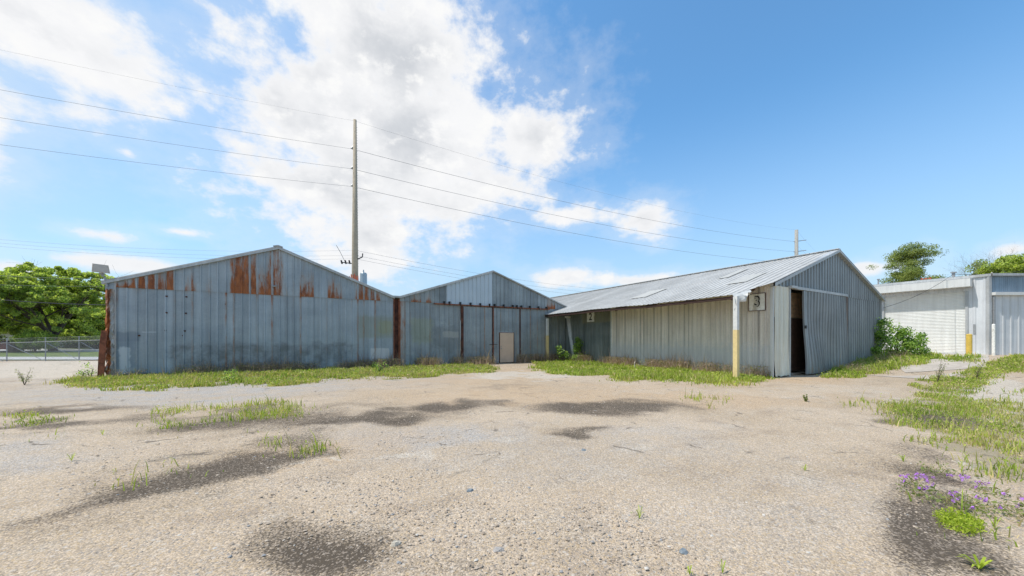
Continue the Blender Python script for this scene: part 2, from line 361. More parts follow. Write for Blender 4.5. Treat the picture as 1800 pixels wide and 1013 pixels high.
M['leafP'] = leafmat('pine_needles', (.16, .22, .06), (.36, .40, .13), (.10, .14, .05), .4)
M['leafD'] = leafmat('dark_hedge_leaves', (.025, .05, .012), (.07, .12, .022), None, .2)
M['leafB'] = leafmat('bush_leaves', (.16, .28, .05), (.42, .55, .15), (.09, .17, .05), .45, .4)

# ------------------------------------------------------------------ ground
def inpoly(x, y, P):
    P = np.array(P, float); c = np.zeros(x.shape, bool); j = len(P)-1
    for i in range(len(P)):
        xi, yi = P[i]; xj, yj = P[j]
        with np.errstate(divide='ignore', invalid='ignore'):
            c ^= ((yi > y) != (yj > y)) & (x < (xj-xi)*(y-yi)/(yj-yi)+xi)
        j = i
    return c
def ell(px, py, cx, cy, rx, ry, rot=0.):
    a = R(rot); dx = px-cx; dy = py-cy; u = (dx*math.cos(a)+dy*math.sin(a))/rx; v = (-dx*math.sin(a)+dy*math.cos(a))/ry
    return np.clip(1.5-np.sqrt(u*u+v*v), 0, 1)
DARK = [(700,722,60,5,-3,.7),(860,712,40,5,-4,.6),(575,742,90,6,-3,.9),(90,762,90,4,-4,.3),(420,826,140,8,-13,.9),(380,808,60,6,-12,.5),(560,800,60,8,-8,.6),(250,872,110,12,-12,.9),
        (100,905,120,10,-10,.5),(300,735,120,5,-4,.5),(460,722,70,6,-3,.6),(1080,712,110,7,0,.8),(640,960,60,30,0,.5),(760,1000,120,25,0,.25),(1680,925,70,22,25,.8),(1610,920,50,30,40,.4),(1580,738,40,6,5,.7),(1700,745,60,8,8,.5),(1640,800,50,12,15,.5),
        (545,975,115,42,0,1),(330,842,175,22,-12,1),(460,812,110,15,-10,.9),(180,885,120,14,-14,.55),(500,775,70,16,-12,.6),
        (60,747,130,6,-4,.75),(120,722,130,6,-4,.8),(240,738,130,5,-3,.5),(400,748,150,14,-4,.8),(520,735,90,13,-3,.7),(660,738,110,9,-3,.95),(790,716,70,10,-3,.95),(620,733,60,8,-2,.8),
        (1010,716,85,9,0,.95),(1120,718,90,11,0,.85),(1190,716,60,6,0,.6),(960,722,40,4,0,.5),(1025,757,42,7,0,.75),(230,905,330,18,-12,.25),
        (1640,735,75,13,6,.85),(1600,790,70,12,12,.35),(1650,838,90,12,14,.75),(1620,865,70,10,20,.5),(1640,950,75,70,30,1),(1720,975,90,45,10,.85),(1560,845,60,8,12,.35),(1700,890,60,20,20,.7),
        (880,680,50,4,0,.35),(330,800,60,8,-10,.3),(250,860,90,14,-10,.7),(560,715,160,6,-2,.35)]
BLUE = [(330,685,330,22,-2,1),(700,665,110,12,0,.9),(760,770,220,22,0,.9),(1000,800,330,40,0,.35),(60,660,140,20,0,.6),(40,800,120,25,0,.6),(1150,770,120,18,0,.5),(1400,900,280,60,0,.25)]
TAN = [(1310,668,70,7,0,1),(1300,672,40,6,0,1),(1000,695,330,16,0,.9),(1200,700,260,14,0,.8),(1330,662,60,8,0,1),(1400,668,90,8,0,.9),(600,780,160,22,-5,.5),(480,800,200,8,-12,.7),(800,670,160,7,0,.8),(520,830,120,8,-12,.55),(920,655,60,8,0,.8)]
BLEACH = [(700,800,420,5,-7,.55),(760,830,460,4,-8,.45),(1250,800,420,5,5,.45),(1300,840,480,5,7,.4),(900,905,420,6,-3,.3),(420,850,200,3,-11,.6),(500,806,120,3,-11,.7),(1250,688,330,10,0,.45),(950,660,180,8,0,.6),(70,655,130,14,0,.8),(1450,690,200,14,0,.45),(1750,690,80,30,10,.9),(330,700,250,8,0,.3),(1790,730,60,20,0,.7),(110,640,120,8,0,.9),(1600,700,60,10,0,.5),(1740,815,80,10,12,.7),(1790,860,70,18,12,.5)]
GZ = [  # polygon in photograph pixels, blades per m2, blade height, dryness
    ([(112,672),(150,652),(200,660),(700,643),(855,646),(860,656),(760,661),(640,665),(520,671),(400,676),(230,680),(150,681)], 1800, .10, .55),
    ([(940,640),(1000,634),(1075,640),(1345,664),(1346,670),(1300,672),(1210,674),(1150,665),(1060,660),(985,657),(955,650)], 2000, .11, .22),
    ([(1455,664),(1480,645),(1530,632),(1570,622),(1650,628),(1625,637),(1560,644),(1520,658),(1490,663)], 2100, .14, .22),
    ([(1610,700),(1640,668),(1690,662),(1735,640),(1820,622),(1950,622),(2000,640),(1870,665),(1790,650),(1740,668),(1700,700),(1790,720),(2000,760),(2100,900),(1800,860),(1760,835),(1690,800),(1650,765),(1600,745),(1560,720)], 1000, .085, .45),
    ([(1740,700),(1800,690),(2000,700),(2000,740),(1800,722)], 120, .12, .3),
    ([(1660,870),(1760,880),(1850,900),(1900,1013),(1830,1050),(1770,990),(1700,950)], 90, .10, .5),
    ([(225,730),(520,712),(530,720),(480,742),(400,752),(280,758),(270,745),(340,735)], 520, .10, .35),
    ([(0,738),(110,733),(115,741),(60,748),(0,750)], 620, .10, .25),
    ([(-20,778),(55,780),(60,788),(-20,792)], 500, .10, .3),
    ([(470,803),(480,785),(520,775),(552,772),(548,792),(500,806)], 900, .16, .2),
    ([(245,835),(262,826),(300,824),(302,832),(265,838)], 700, .12, .2),
    ([(150,872),(200,850),(235,842),(240,852),(180,872)], 250, .07, .4),
    ([(1228,713),(1235,704),(1270,706),(1273,713)], 900, .15, .25),
    ([(1500,715),(1505,704),(1532,703),(1530,715)], 350, .12, .3),
    ([(1545,708),(1570,698),(1600,700),(1600,710)], 300, .12, .5),
    ([(1650,630),(1720,627),(1725,636),(1655,637)], 260, .14, .3),
    ([(95,636),(130,634),(130,641),(95,642)], 500, .15, .3),
    ([(0,648),(210,636),(210,642),(0,656)], 70, .12, .4),
    ([(100,655),(150,648),(160,655),(105,662)], 260, .10, .6),
    ([(195,634),(110,638),(110,634),(195,630)], 600, .14, .2),
    ([(1660,910),(1690,902),(1740,922),(1735,945),(1700,945),(1665,925)], 60, .12, .2),
]
def jit(x, y, px, py):
    """noise-jitter pixel coordinates (driven by world position) so that outlines are ragged"""
    sc = np.clip((py-HZ)/100., .12, 3)
    n1 = fbm(x*1.3, y*1.3)-.5; n2 = fbm(x*1.3+50, y*1.3+20)-.5
    return px+n1*90*sc, py+n2*34*sc
nr, na = 420, 640
rr = np.concatenate([[.0], .6*np.power(700/.6, np.linspace(0, 1, nr))]); rr = np.where(rr > 60, rr, rr)
aa = np.linspace(0, 2*math.pi, na, endpoint=False)
# concentrate angles on the half seen from the yard
aa = aa + .55*np.sin(aa - 0)*-1.0*0
Rg, Ag = np.meshgrid(rr, aa, indexing='ij')
gx = Rg*np.sin(Ag); gy = Rg*np.cos(Ag)
near = sm(gx*gx+gy*gy, 3600, 900)
gz = terr(gx, gy)+((fbm(gx*.5, gy*.5)-.5)*.05*near+(fbm(gx*3, gy*3, 3)-.5)*.016*near)*(1-sm(gx, 17, 19.5))
gz = np.where((gx > 16.5) & (gx < 31) & (gy > 7.3), np.minimum(gz, terr(gx, gy)), gz)
px, py = proj(gx, gy, gz); front = (gx*FW[0]+gy*FW[1]) > .8
jx, jy = jit(gx, gy, px, py)
def fieldsum(L, jx=jx, jy=jy):
    s = np.zeros(gx.shape)
    for (cx, cy, rx, ry, ro, k) in L: s = np.maximum(s, ell(jx, jy, cx, cy, rx, ry, ro)*k)
    return np.where(front, s, 0)
dark = fieldsum(DARK, px+(jx-px)*.55, py+(jy-py)*.55); blue = fieldsum(BLUE); tan = fieldsum(TAN); blc = fieldsum(BLEACH)
soil = np.zeros(gx.shape)
for q in range(5):
    s_ = np.zeros(gx.shape); sc_ = np.clip((py-HZ)/100., .12, 3); ox = rs.randn(*gx.shape)*16*sc_; oy = rs.randn(*gx.shape)*5*sc_
    for (pl, dn, h, dr) in GZ: s_ = np.maximum(s_, np.where(inpoly(jx+ox, jy+oy, pl) & front, min(.9, .30+dn/1800), 0))
    soil += s_/5
side = ~front | (px < -60) | (px > 1900)
soil = np.where(side & (fbm(gx*.3+7, gy*.3) > .56), .7, soil); dark = np.where(side & (fbm(gx*.4, gy*.4+5) > .66), .7, dark)
far_ = sm(gx*gx+gy*gy, 60**2, 90**2); soil = np.maximum(soil, far_)
crack = np.where(front & (py < 800), 1, .5)
nv = (nr+1)*na; V = np.stack([gx, gy, gz], -1).reshape(-1, 3)
ii, jj = np.meshgrid(np.arange(nr), np.arange(na), indexing='ij'); j2 = (jj+1) % na
Fq = np.stack([ii*na+jj, (ii+1)*na+jj, (ii+1)*na+j2, ii*na+j2], -1).reshape(-1, 4)[:, ::-1]
go = fastmesh('ground', V, Fq, np.stack([dark.ravel(), soil.ravel(), crack.ravel()], -1), M['ground'], None, 4)
a2 = go.data.color_attributes.new('w2', 'FLOAT_COLOR', 'POINT'); A = np.ones((nv, 4), np.float32); A[:, 0] = blue.ravel(); A[:, 1] = tan.ravel(); A[:, 2] = blc.ravel(); a2.data.foreach_set('color', A.ravel())
go.data.polygons.foreach_set('use_smooth', [True]*len(go.data.polygons)); tag(go, kind='structure')

def gsheet(name, m, pxpts, lift, nx=24, ny=10):
    """sheet on the terrain spanned by four ground points (pixel corners: bl, br, tr, tl)"""
    c = [Vector(gp(*q)[:2]+(0,)) for q in pxpts]; b = MB(); vs = []
    for j in range(ny+1):
        for i in range(nx+1):
            u, v = i/nx, j/ny; p = (c[0]*(1-u)+c[1]*u)*(1-v)+(c[3]*(1-u)+c[2]*u)*v
            e = .12*(fbm(np.array(p.x*1.5), np.array(p.y*1.5))-.5)*(1 if j in (0, ny) or i in (0, nx) else 0)
            vs.append((p.x+e, p.y+e, float(terr(p.x, p.y))+lift))
    b.add(vs, [(j*(nx+1)+i, j*(nx+1)+i+1, (j+1)*(nx+1)+i+1, (j+1)*(nx+1)+i) for j in range(ny) for i in range(nx)])
    return tag(b.build(name, m), kind='structure')
gsheet('concrete_path', M['slab'], [(1522,660),(1640,668),(1706,636),(1600,637)], .012)
gsheet('concrete_apron', M['slab'], [(1590,634.5),(1738,634.5),(1738,623),(1556,622)], .016)
def strip(name, m, d0, d1, lift, l0=-150, l1=-4):
    b = MB(); q = [(l0, d0), (l1, d0), (l1, d1), (l0, d1)]
    b.add([(d*FW[0]+l*RT[0], d*FW[1]+l*RT[1], lift) for l, d in q], [(0, 1, 2, 3)]); return tag(b.build(name, m), kind='structure')
strip('lawn', M['lawn'], 27.2, 120, .034, -220, -17)
strip('road', M['road'], 27.8, 32.0, .046, -220, -17)
strip('car_park', M['road'], 45, 58, .046, -220, -24)

# ------------------------------------------------------------------ grass and gravel scatter
def sample_zone(poly, dens, soft=1.):
    pts = np.array([gp(a, max(b, 612)) for a, b in poly]); x0, y0 = pts[:, :2].min(0)-.6; x1, y1 = pts[:, :2].max(0)+.6
    n = int((x1-x0)*(y1-y0)*dens); n = min(n, 3_000_000)
    x = rs.uniform(x0, x1, n); y = rs.uniform(y0, y1, n); z = terr(x, y); a, b = proj(x, y, z); ja, jb = jit(x, y, a, b); ja = a+(ja-a)*soft; jb = b+(jb-b)*soft
    cl = fbm(x*1.1+3, y*1.1+8, 4); cl2 = fbm(x*4, y*4, 2)
    thr = .52 if dens < 1000 else .47 if dens == 1000 else .435
    sc_ = np.clip((b-HZ)/100., .12, 3); k = inpoly(ja+rs.randn(n)*13*sc_*soft, jb+rs.randn(n)*3.6*sc_*soft, poly) & (cl+.35*(cl2-.5)+rs.uniform(-.17, .17, n) > thr)
    # nothing grows inside the sheds
    k &= ~((y > YF-.02) & (x < 17)) & ~((x > 16.95) & (x < 30.5) & (y > 7.6)) & ~((x > 37.1))
    return x[k], y[k], z[k]
def blades(x, y, z, h, dry, wid=.009, hv=.5, lean=.55, tri=False):
    n = len(x); cl = fbm(x*.9+31, y*.9+4, 3); clh = np.clip(.35+1.6*(fbm(x*2.2, y*2.2+9, 3)-.2), .3, 1.6)
    d = x*FW[0]+y*FW[1]; wd = wid*np.clip(d/9, .8, 2.6)
    hh = h*clh*(.25+rs.gamma(2.2, .34, n)).clip(.2, 2.8); th = rs.uniform(0, 6.283, n); ln = hh*lean*rs.uniform(.2, 1.3, n); ph = rs.uniform(0, 6.283, n)
    bx, by = np.cos(th)*wd, np.sin(th)*wd; lx, ly = np.cos(ph)*ln, np.sin(ph)*ln
    P0 = np.stack([x-bx, y-by, z-.02], -1); P1 = np.stack([x+bx, y+by, z-.02], -1)
    P2 = np.stack([x+bx*.7+lx*.4, y+by*.7+ly*.4, z+hh*.62], -1); P3 = np.stack([x-bx*.7+lx*.4, y-by*.7+ly*.4, z+hh*.62], -1); P4 = np.stack([x+lx, y+ly, z+hh], -1)
    V = np.stack([P0, P1, P2, P3, P4], 1).reshape(-1, 3); o = np.arange(n)[:, None]*5
    Fc = np.concatenate([o+[0, 1, 2], o+[0, 2, 3], o+[3, 2, 4]], 1).reshape(-1, 3)
    dr = np.clip((rs.rand(n) < (dry+.6*(cl-.5))).astype(float)*rs.uniform(.5, 1, n), 0, 1)
    a = np.stack([np.clip(cl*1.5-.25+rs.uniform(-.25, .25, n), 0, 1), dr, np.clip(rs.normal(.5, .22, n), 0, 1)], -1)
    return V, Fc, np.repeat(a, 5, 0)
def merge(parts):
    Vs, Fs, As = [], [], []; o = 0
    for V, Fc, A in parts: Vs.append(V); Fs.append(Fc+o); As.append(A); o += len(V)
    return np.concatenate(Vs), np.concatenate(Fs), np.concatenate(As)
def grass_obj(name, zones, label):
    parts = []
    for (pl, dn, h, dr) in zones:
        x, y, z = sample_zone(pl, dn); 
        if len(x):
            parts.append(blades(x, y, z, h, dr))
            k = fbm(x*1.7+60, y*1.7+13, 3)+rs.uniform(-.1, .1, len(x)) > .5      # broad leaved weeds mixed in
            xk, yk, zk = x[k], y[k], z[k]; m = len(xk)
            if m:
                c = np.stack([xk, yk, zk+h*rs.uniform(.05, 1.25, m)*(.5+fbm(xk*3, yk*3, 2))], -1); r = np.clip((xk*FW[0]+yk*FW[1])/14, .5, 1.3)*.017
                d = rs.randn(m, 3)*r[:, None]; e = rs.randn(m, 3)*r[:, None]*.7; V = np.stack([c-d, c+e, c+d, c-e], 1).reshape(-1, 3); o = np.arange(m)[:, None]*4
                parts.append((V, np.concatenate([o+[0, 1, 2], o+[0, 2, 3]], 1).reshape(-1, 3), np.repeat(np.stack([rs.uniform(.1, 1, m), (rs.rand(m) < dr*.5)*1., rs.uniform(.4, .95, m)], -1), 4, 0)))
    o = fastmesh(name, *merge(parts), M['grass']); return tag(o, label, 'grass', kind='stuff')
grass_obj('grass', [GZ[0]], 'low yellow green grass along the foot of the two blue grey gable sheds')
grass_obj('grass', [GZ[1]], 'green grass strip below the beige shed wall with the number signs')
grass_obj('grass', [GZ[2], GZ[15]], 'bright grass between the sliding door shed and the roller door')
grass_obj('grass', GZ[3:6]+GZ[13:15]+GZ[20:], 'sparse yellow green grass over the gravel at the right edge of the yard')
grass_obj('grass', GZ[6:13]+GZ[16:20], 'small grass patches scattered over the left half of the gravel yard')
# dry brown weeds at the wall feet
def sprigs(x, y, z, h):
    out = []; n = len(x)
    V, Fc, A = blades(x, y, z, h, .05, .005, .5, .5); A[:, 1] *= .3; out.append((V, Fc, A))
    k = 5; xs = np.repeat(x, k); ys = np.repeat(y, k); zs = np.repeat(z, k); m = n*k
    hz = h*rs.uniform(.35, 1.15, m); s = h*.28
    cx, cy, cz = xs+rs.randn(m)*s*.6, ys+rs.randn(m)*s*.6, zs+hz; r = rs.uniform(.01, .026, m)
    d = rs.randn(m, 3)*r[:, None]; e = rs.randn(m, 3)*r[:, None]*.6; c = np.stack([cx, cy, cz], -1)
    V = np.stack([c-d, c+e, c+d], 1).reshape(-1, 3); Fc = np.arange(m*3).reshape(-1, 3)
    a = np.stack([rs.rand(m), (rs.rand(m) < .25)*1., rs.uniform(.2, .9, m)], -1); out.append((V, Fc, np.repeat(a, 3, 0))); return out
def weeds(name, segs, label):
    parts = []
    for (x0, y0, x1, y1, n, w, h) in segs:
        t = rs.rand(n); x = x0+(x1-x0)*t; y = y0+(y1-y0)*t; k = fbm(x*.9+y*.9, y*.7+40, 3)
        s = k+rs.uniform(-.16, .16, n) > .46; x, y, t = x[s], y[s], t[s]; m = len(x)
        nx, ny = (y1-y0), -(x1-x0); L = math.hypot(nx, ny); off = np.abs(rs.randn(m))*w+.06
        x = x+nx/L*off; y = y+ny/L*off; hh = h*(.45+1.2*(fbm(x*2, y*2+3, 2)-.2))
        for q in range(0, m, max(1, m//6)):
            sl = slice(q, q+max(1, m//6)); parts += sprigs(x[sl], y[sl], terr(x[sl], y[sl]), float(hh[sl].mean()) if len(hh[sl]) else h)
    return tag(fastmesh(name, *merge(parts), M['dry']), label, 'weeds', kind='stuff')
XW, XP, YG = 17.0, 15.16, 7.63
X1L, X1R, X2L, X2R = onY(190, YF), 4.32, 4.68, 16.95
weeds('dry_weeds', [(X1L-.2, YF, X1R, YF, 3400, .40, .42), (X1L+2, YF, X1R, YF, 1400, .25, .55)], 'brown feathery weeds at the foot of the rusty shed wall')
weeds('dry_weeds', [(X1R-1, YF, onY(862, YF), YF, 5200, .55, .62), (onY(905, YF), YF, X2R, YF, 900, .3, .6)], 'purple brown weeds in front of the shed with the beige door')
weeds('dry_weeds', [(XW, 20.5, XW, 9.6, 4200, .40, .62), (XW, 9.4, XW, YG, 420, .4, .5)], 'brown weeds along the beige wall under the overhang')
weeds('dry_weeds', [(21.5, YG-.5, 30, YG-.5, 600, .5, .45)], 'pale dry weeds beside the dented sliding door')

# loose stones: many small faceted chips
def stones(name, n, rmin, rmax, szlo, szhi, label):
    rad = rmin*np.power(rmax/rmin, rs.rand(n)); an = R(YAW)+rs.uniform(-R(52), R(52), n); x = rad*np.sin(an); y = rad*np.cos(an)
    k = (~((y > YF-.3) & (x < 17.2))) & (~((x > 16.7) & (y > 7.4))) & (fbm(x*.8, y*.8+77, 3)+rs.uniform(-.15, .15, n) > .47); x, y = x[k], y[k]; n = len(x)
    z = terr(x, y); s = np.clip(szlo*np.exp(rs.exponential(.42, n)), 0, szhi)
    base = np.array([[1,0,0],[.3,.9,0],[-.8,.6,0],[-.9,-.5,0],[.2,-1,0],[.7,.1,.55],[-.1,.6,.6],[-.6,-.1,.5],[.15,-.55,.6]], float)
    fc = np.array([[0,1,6],[0,6,5],[1,2,6],[2,7,6],[2,3,7],[3,8,7],[3,4,8],[4,5,8],[4,0,5],[5,6,7],[5,7,8]])
    B = base[None]*(1+.25*rs.randn(n, 9, 3)); th = rs.uniform(0, 6.283, n); c, sn = np.cos(th)[:, None], np.sin(th)[:, None]
    bx = (B[..., 0]*c-B[..., 1]*sn)*s[:, None]; by = (B[..., 0]*sn+B[..., 1]*c*1)*s[:, None]*rs.uniform(.55, 1, n)[:, None]; bz = B[..., 2]*s[:, None]*rs.uniform(.35, .9, n)[:, None]
    V = np.stack([x[:, None]+bx, y[:, None]+by, z[:, None]+bz], -1).reshape(-1, 3); Fc = (np.arange(n)[:, None, None]*9+fc[None]).reshape(-1, 3)
    a = np.stack([rs.rand(n), rs.rand(n), rs.rand(n)], -1); return tag(fastmesh(name, V, Fc, np.repeat(a, 9, 0), M['chips']), label, 'gravel', kind='stuff')
m_, g_, b_ = mat('gravel_chips'); w_ = g_.att('w'); c_ = g_.mix(w_[0], (.28, .22, .165), (.50, .41, .32)); c_ = g_.mix(g_.ss(w_[1], .85, .95), c_, (.30, .295, .29)); c_ = g_.mix(g_.ss(w_[2], .93, .98), c_, (.56, .52, .46))
g_.put(b_.inputs['Base Color'], c_); b_.inputs['Roughness'].default_value = .95; M['chips'] = m_
stones('gravel', 46000, 1.8, 17, .0044, .018, 'loose grey and tan stone chips over the yard')

# ------------------------------------------------------------------ ribbed cladding
def ribbed(mb, u0, u1, zb, zt, place, pitch=.305, rw=.055, rh=.038, att=None, zs=(), dent=None, phase=0., minor=0):
    """profile across u, extruded in z; place(u, d, z) -> xyz; att(panel_index, u_mid, is_rib, z) -> (rust, tone, grime)"""
    us = [(u0, 0., 0)]; k = math.floor((u0-phase)/pitch)
    while True:
        c = phase+k*pitch
        if c-rw > u1: break
        for du, d, rb in ((-rw*.62-.03, 0., 0), (-rw*.62, 0., 1), (-rw*.32, rh, 1), (rw*.32, rh, 1), (rw*.62, 0., 1), (rw*.62+.03, 0., 0)):
            if u0 < c+du < u1: us.append((c+du, d, rb))
        for q in range(1, minor+1):
            cm = c+pitch*q/(minor+1)
            for du, d in ((-.018, 0.), (0, rh*.3), (.018, 0.)):
                if u0 < cm+du < u1: us.append((cm+du, d, 0))
        k += 1
    us.append((u1, 0., 0)); us.sort(key=lambda t: t[0])
    vs, fs, A = [], [], []; prev = None
    for (u, d, rib) in us:
        b, t = zb(u), zt(u); lv = [b]+[z for z in zs if b+.02 < z < t-.02]+[t]
        # fixed number of rows
        n = len(zs)+1; lv = [b]+[min(max(z, b), t) for z in zs]+[t]
        col = []
        pi = math.floor((u-phase)/pitch+1e-4) if not rib else round((u-phase)/pitch)
        for z in lv:
            dd = d+(dent(u, z) if dent else 0); col.append(len(vs)); vs.append(place(u, dd, z)); A.append(att(pi, u, rib, z) if att else (0, .5, 0))
        if prev:
            for i in range(len(lv)-1): fs.append((prev[i], col[i], col[i+1], prev[i+1]))
        prev = col
    mb.add(vs, fs, A)
def PY(y): return lambda u, d, z: (u, y-d, z)            # wall facing the yard (-Y)
def PX(x): return lambda u, d, z: (x-d, u, z)            # wall facing -X
def hr(i, s=0): v = math.sin(i*91.7+s*13.3)*4373.7; return v-math.floor(v)

def gable_roof(root, x0, xr, x1, ze0, zr, ze1, ya, yb, mat_, over=.12, front=.18, side_rust=None):
    """two ribbed slopes and a ridge cap"""
    for (xa, za, xb, zb_) in ((x0, ze0, xr, zr), (x1, ze1, xr, zr)):
        mb = MB(); sl = (zb_-za)/(xb-xa); ex = xa-math.copysign(over, xb-xa); ez = za-over*abs(sl)
        n = Vector((-(zb_-ez), 0, (xb-ex))).normalized(); n = n if n.z > 0 else -n
        def pl(u, d, t, ex=ex, ez=ez, xb=xb, zb_=zb_, n=n): return (ex+(xb-ex)*t+n.x*d, u, ez+(zb_-ez)*t+n.z*d)
        ribbed(mb, ya-front, yb, lambda u: 0., lambda u: 1., pl, .305, .06, .025, zs=(.33, .66), att=lambda i, u, r, z: (.06+.1*hr(i, 4), .42+.2*hr(i, 3), 0))
        mb.build('roof', mat_, root)
def rake(root, pts, y, m, h=.16, proud=.05, name='rake_trim'):
    mb = MB()
    for p, q in zip(pts[:-1], pts[1:]):
        mb.add([(p[0], y-proud, p[1]-h), (q[0], y-proud, q[1]-h), (q[0], y-proud, q[1]), (p[0], y-proud, p[1]), (p[0], y+.12, p[1]), (q[0], y+.12, q[1]), (p[0], y-.004, p[1]-h), (q[0], y-.004, q[1]-h)],
               [(0, 1, 2, 3), (3, 2, 5, 4), (0, 6, 7, 1)], (.05, .5, 0))
    return mb.build(name, m, root)

# ------------------------------------------------------------------ shed 1 (rusty upper panels)
ZE, ZR1 = 4.10, 6.25; XR1 = onY(489, YF); ZS = 3.87
def rl(x, x0, xr, x1, ze, zr): return ze+(zr-ze)*((x-x0)/(xr-x0) if x < xr else (x1-x)/(x1-xr))
t1 = thing('metal_shed', 'long blue grey metal shed with rust streaked panels under its low gable', 'shed', ((X1L+X1R)/2, YF, 0))
top1 = lambda x: rl(x, X1L, XR1, X1R, ZE, ZR1)-.03
RUSTPX = [(205,225,.42),(225,243,.55),(243,262,.80),(262,281,.92),(281,298,.8),(298,316,.92),(316,333,.1),(333,351,.34),(351,368,.1),(368,382,.26),(382,415,.1),
          (415,431,.92),(431,446,.95),(446,461,.85),(461,477,.5),(477,490,.82),(490,504,.7),(504,518,.2),(518,532,.15),(532,545,.46),(545,557,.46),(557,581,.05),(581,593,.5),(593,606,.42),(606,630,.05),(630,642,.78),(642,653,.82),(653,664,.78),(664,676,.7),(676,700,.1)]
def a_up(i, u, rib, z):
    pxm = 900+F*((u+.15)*RT[0]+YF*RT[1])/((u+.15)*FW[0]+YF*FW[1]); r = .05
    for a, b, v in RUSTPX:
        if a <= pxm < b: r = v
    fr = (z-ZS)/max(.3, top1(u)-ZS); r2 = r*(.92-.30*fr) if r > .6 else r*(1.5-1.2*fr)
    return (r2+((-.30 if r > .6 and hr(i, 8) > .35 else .22*(hr(i, 8)-.3)) if rib else 0), .5+.14*(hr(i)-.5)+(.10 if rib else 0), 0)
mb = MB(); ribbed(mb, X1L+.22, X1R, lambda u: ZS-.02, top1, PY(YF-.035), att=a_up, zs=(4.1, 4.6, 5.2, 5.7), phase=X1L+.27)
mb.build('gable_cladding', M['shed1'], t1)
def a_lo(i, u, rib, z):
    p_ = 900+F*(u*RT[0]+YF*RT[1])/(u*FW[0]+YF*FW[1])
    lap = rib and (i % 2 == 0 or hr(i, 9) > .7)
    g_ = .48*(1-float(sm(z, 1.35, 1.75)))*float(sm(p_, 250, 330))*(1-float(sm(p_, 610, 640))*.6)
    return ((.16+.36*hr(i, 33) if lap else .08)+(.22 if z > 3.6 else 0)*(hr(i, 2) > .4), .5+.16*(hr(i, 5)-.5)+(.12 if rib and not lap else 0), g_)
def dent1(u, z): return .022*(fbm(np.array(u*.7), np.array(z*.8))-.5)*2
mb = MB(); ribbed(mb, X1L+.18, X1R, lambda u: .0, lambda u: ZS, PY(YF), att=a_lo, zs=(.35, .8, 1.3, 1.55, 1.8, 2.4, 3.0, 3.5), phase=X1L+.27, dent=dent1)
mb.build('front_cladding', M['shed1'], t1)
gable_roof(t1, X1L, XR1, X1R+.05, ZE, ZR1, ZE, YF, 45, M['roof'])
mb = MB(); mb.add([(X1L+.02, YF+.02, 0), (X1L+.02, 45, 0), (X1L+.02, 45, ZE-.02), (X1L+.02, YF+.02, ZE-.02)], [(0, 1, 2, 3)], (.2, .4, 0)); mb.build('side_cladding', M['shed1'], t1)
rake(t1, [(X1L-.14, ZE-.02), (XR1, ZR1+.06)], YF, M['trim'], .15, .17); rake(t1, [(XR1, ZR1+.06), (X1R+.05, ZE+.02)], YF, M['trim'], .13, .17)
mb = MB(); mb.beam((XR1-.2, YF-.06, ZR1+.03), (XR1, YF-.06, ZR1+.085), .30, .05); mb.beam((XR1, YF-.06, ZR1+.085), (XR1+.2, YF-.06, ZR1+.03), .30, .05)
mb.build('ridge_cap', M['trim'], t1)
mb = MB(); mb.tube([(onY(478, YF), YF-.09, 4.28), (onY(487, YF), YF-.12, 4.30)], .035, 8); mb.build('vent_pipe_stub', M['steel'], t1)
# bent hole marks (screws) as small dark bolts on the lower sheets
for p_, q_ in ((293,521),(293,550),(291,581),(328,522),(327,551),(325,582),(322,590),(397,535),(245,590)):
    x = onY(p_, YF); z = zat(q_, x, YF); mb = MB(); mb.box(x-.03, x+.03, YF-.04, YF+.01, z-.03, z+.03); mb.build('bolt_plate', M['darkrust'], t1)
# torn rusty corner
mb = MB(); n = 26; vs = []; A = []
for i in range(n):
    z = i/(n-1)*(ZE-.35)
    for k, (u, d) in enumerate(((-.38, .02), (-.16, .10), (.02, .02), (.12, .14), (.28, .05), (.44, .03))):
        j1 = .07*(hr(i*7+k, 1)-.5); j2 = .10*(hr(i*5+k, 2)-.5)*(1.4 if z < 1 else 1)
        vs.append((X1L+u*.34+j1*.6+.06, YF-d-j2-.02, z+.03*(hr(i+k, 3)-.5))); A.append((.78-.5*(k in (4, 5))+.5*(hr(i//3+k, 4)-.5)-.15*(z < 1.8), .55, 0))
mb.add(vs, [(i*6+k, i*6+k+1, (i+1)*6+k+1, (i+1)*6+k) for i in range(n-1) for k in range(5)], A)
mb.build('torn_corner_sheet', M['rustgalv'], t1)
mb = MB(); mb.box(X1L-.06, X1L+.24, YF-.07, YF-.015, ZS-.16, ZE+.0, (.1, .55, 0)); mb.build('corner_cap', M['shed1'], t1)
mb = MB(); mb.box(X1L+.215, X1L+.255, YF-.08, YF-.036, .0, ZE+.12, (.30, .5, 0)); mb.build('corner_trim', M['trim'], t1)
# bowed rusty channel leaning at the corner
t = thing('rusty_beam', 'rusted steel channel leaning upright against the torn left shed corner', 'steel beam', (X1L-.35, YF-.1, 0))
mb = MB(); pts = [(X1L-.20, YF-.15, -.02), (X1L-.17, YF-.14, .8), (X1L-.14, YF-.12, 1.5), (X1L-.11, YF-.06, 2.0)]
for p, q in zip(pts[:-1], pts[1:]): mb.beam(p, q, .11, .10)
mb.build('beam_web', M['rust'], t)
mb = MB(); 
for p, q in zip(pts[:-1], pts[1:]): mb.beam((p[0]+.07, p[1]-.05, p[2]), (q[0]+.07, q[1]-.05, q[2]), .03, .16)
mb.build('beam_flange', M['rust'], t)
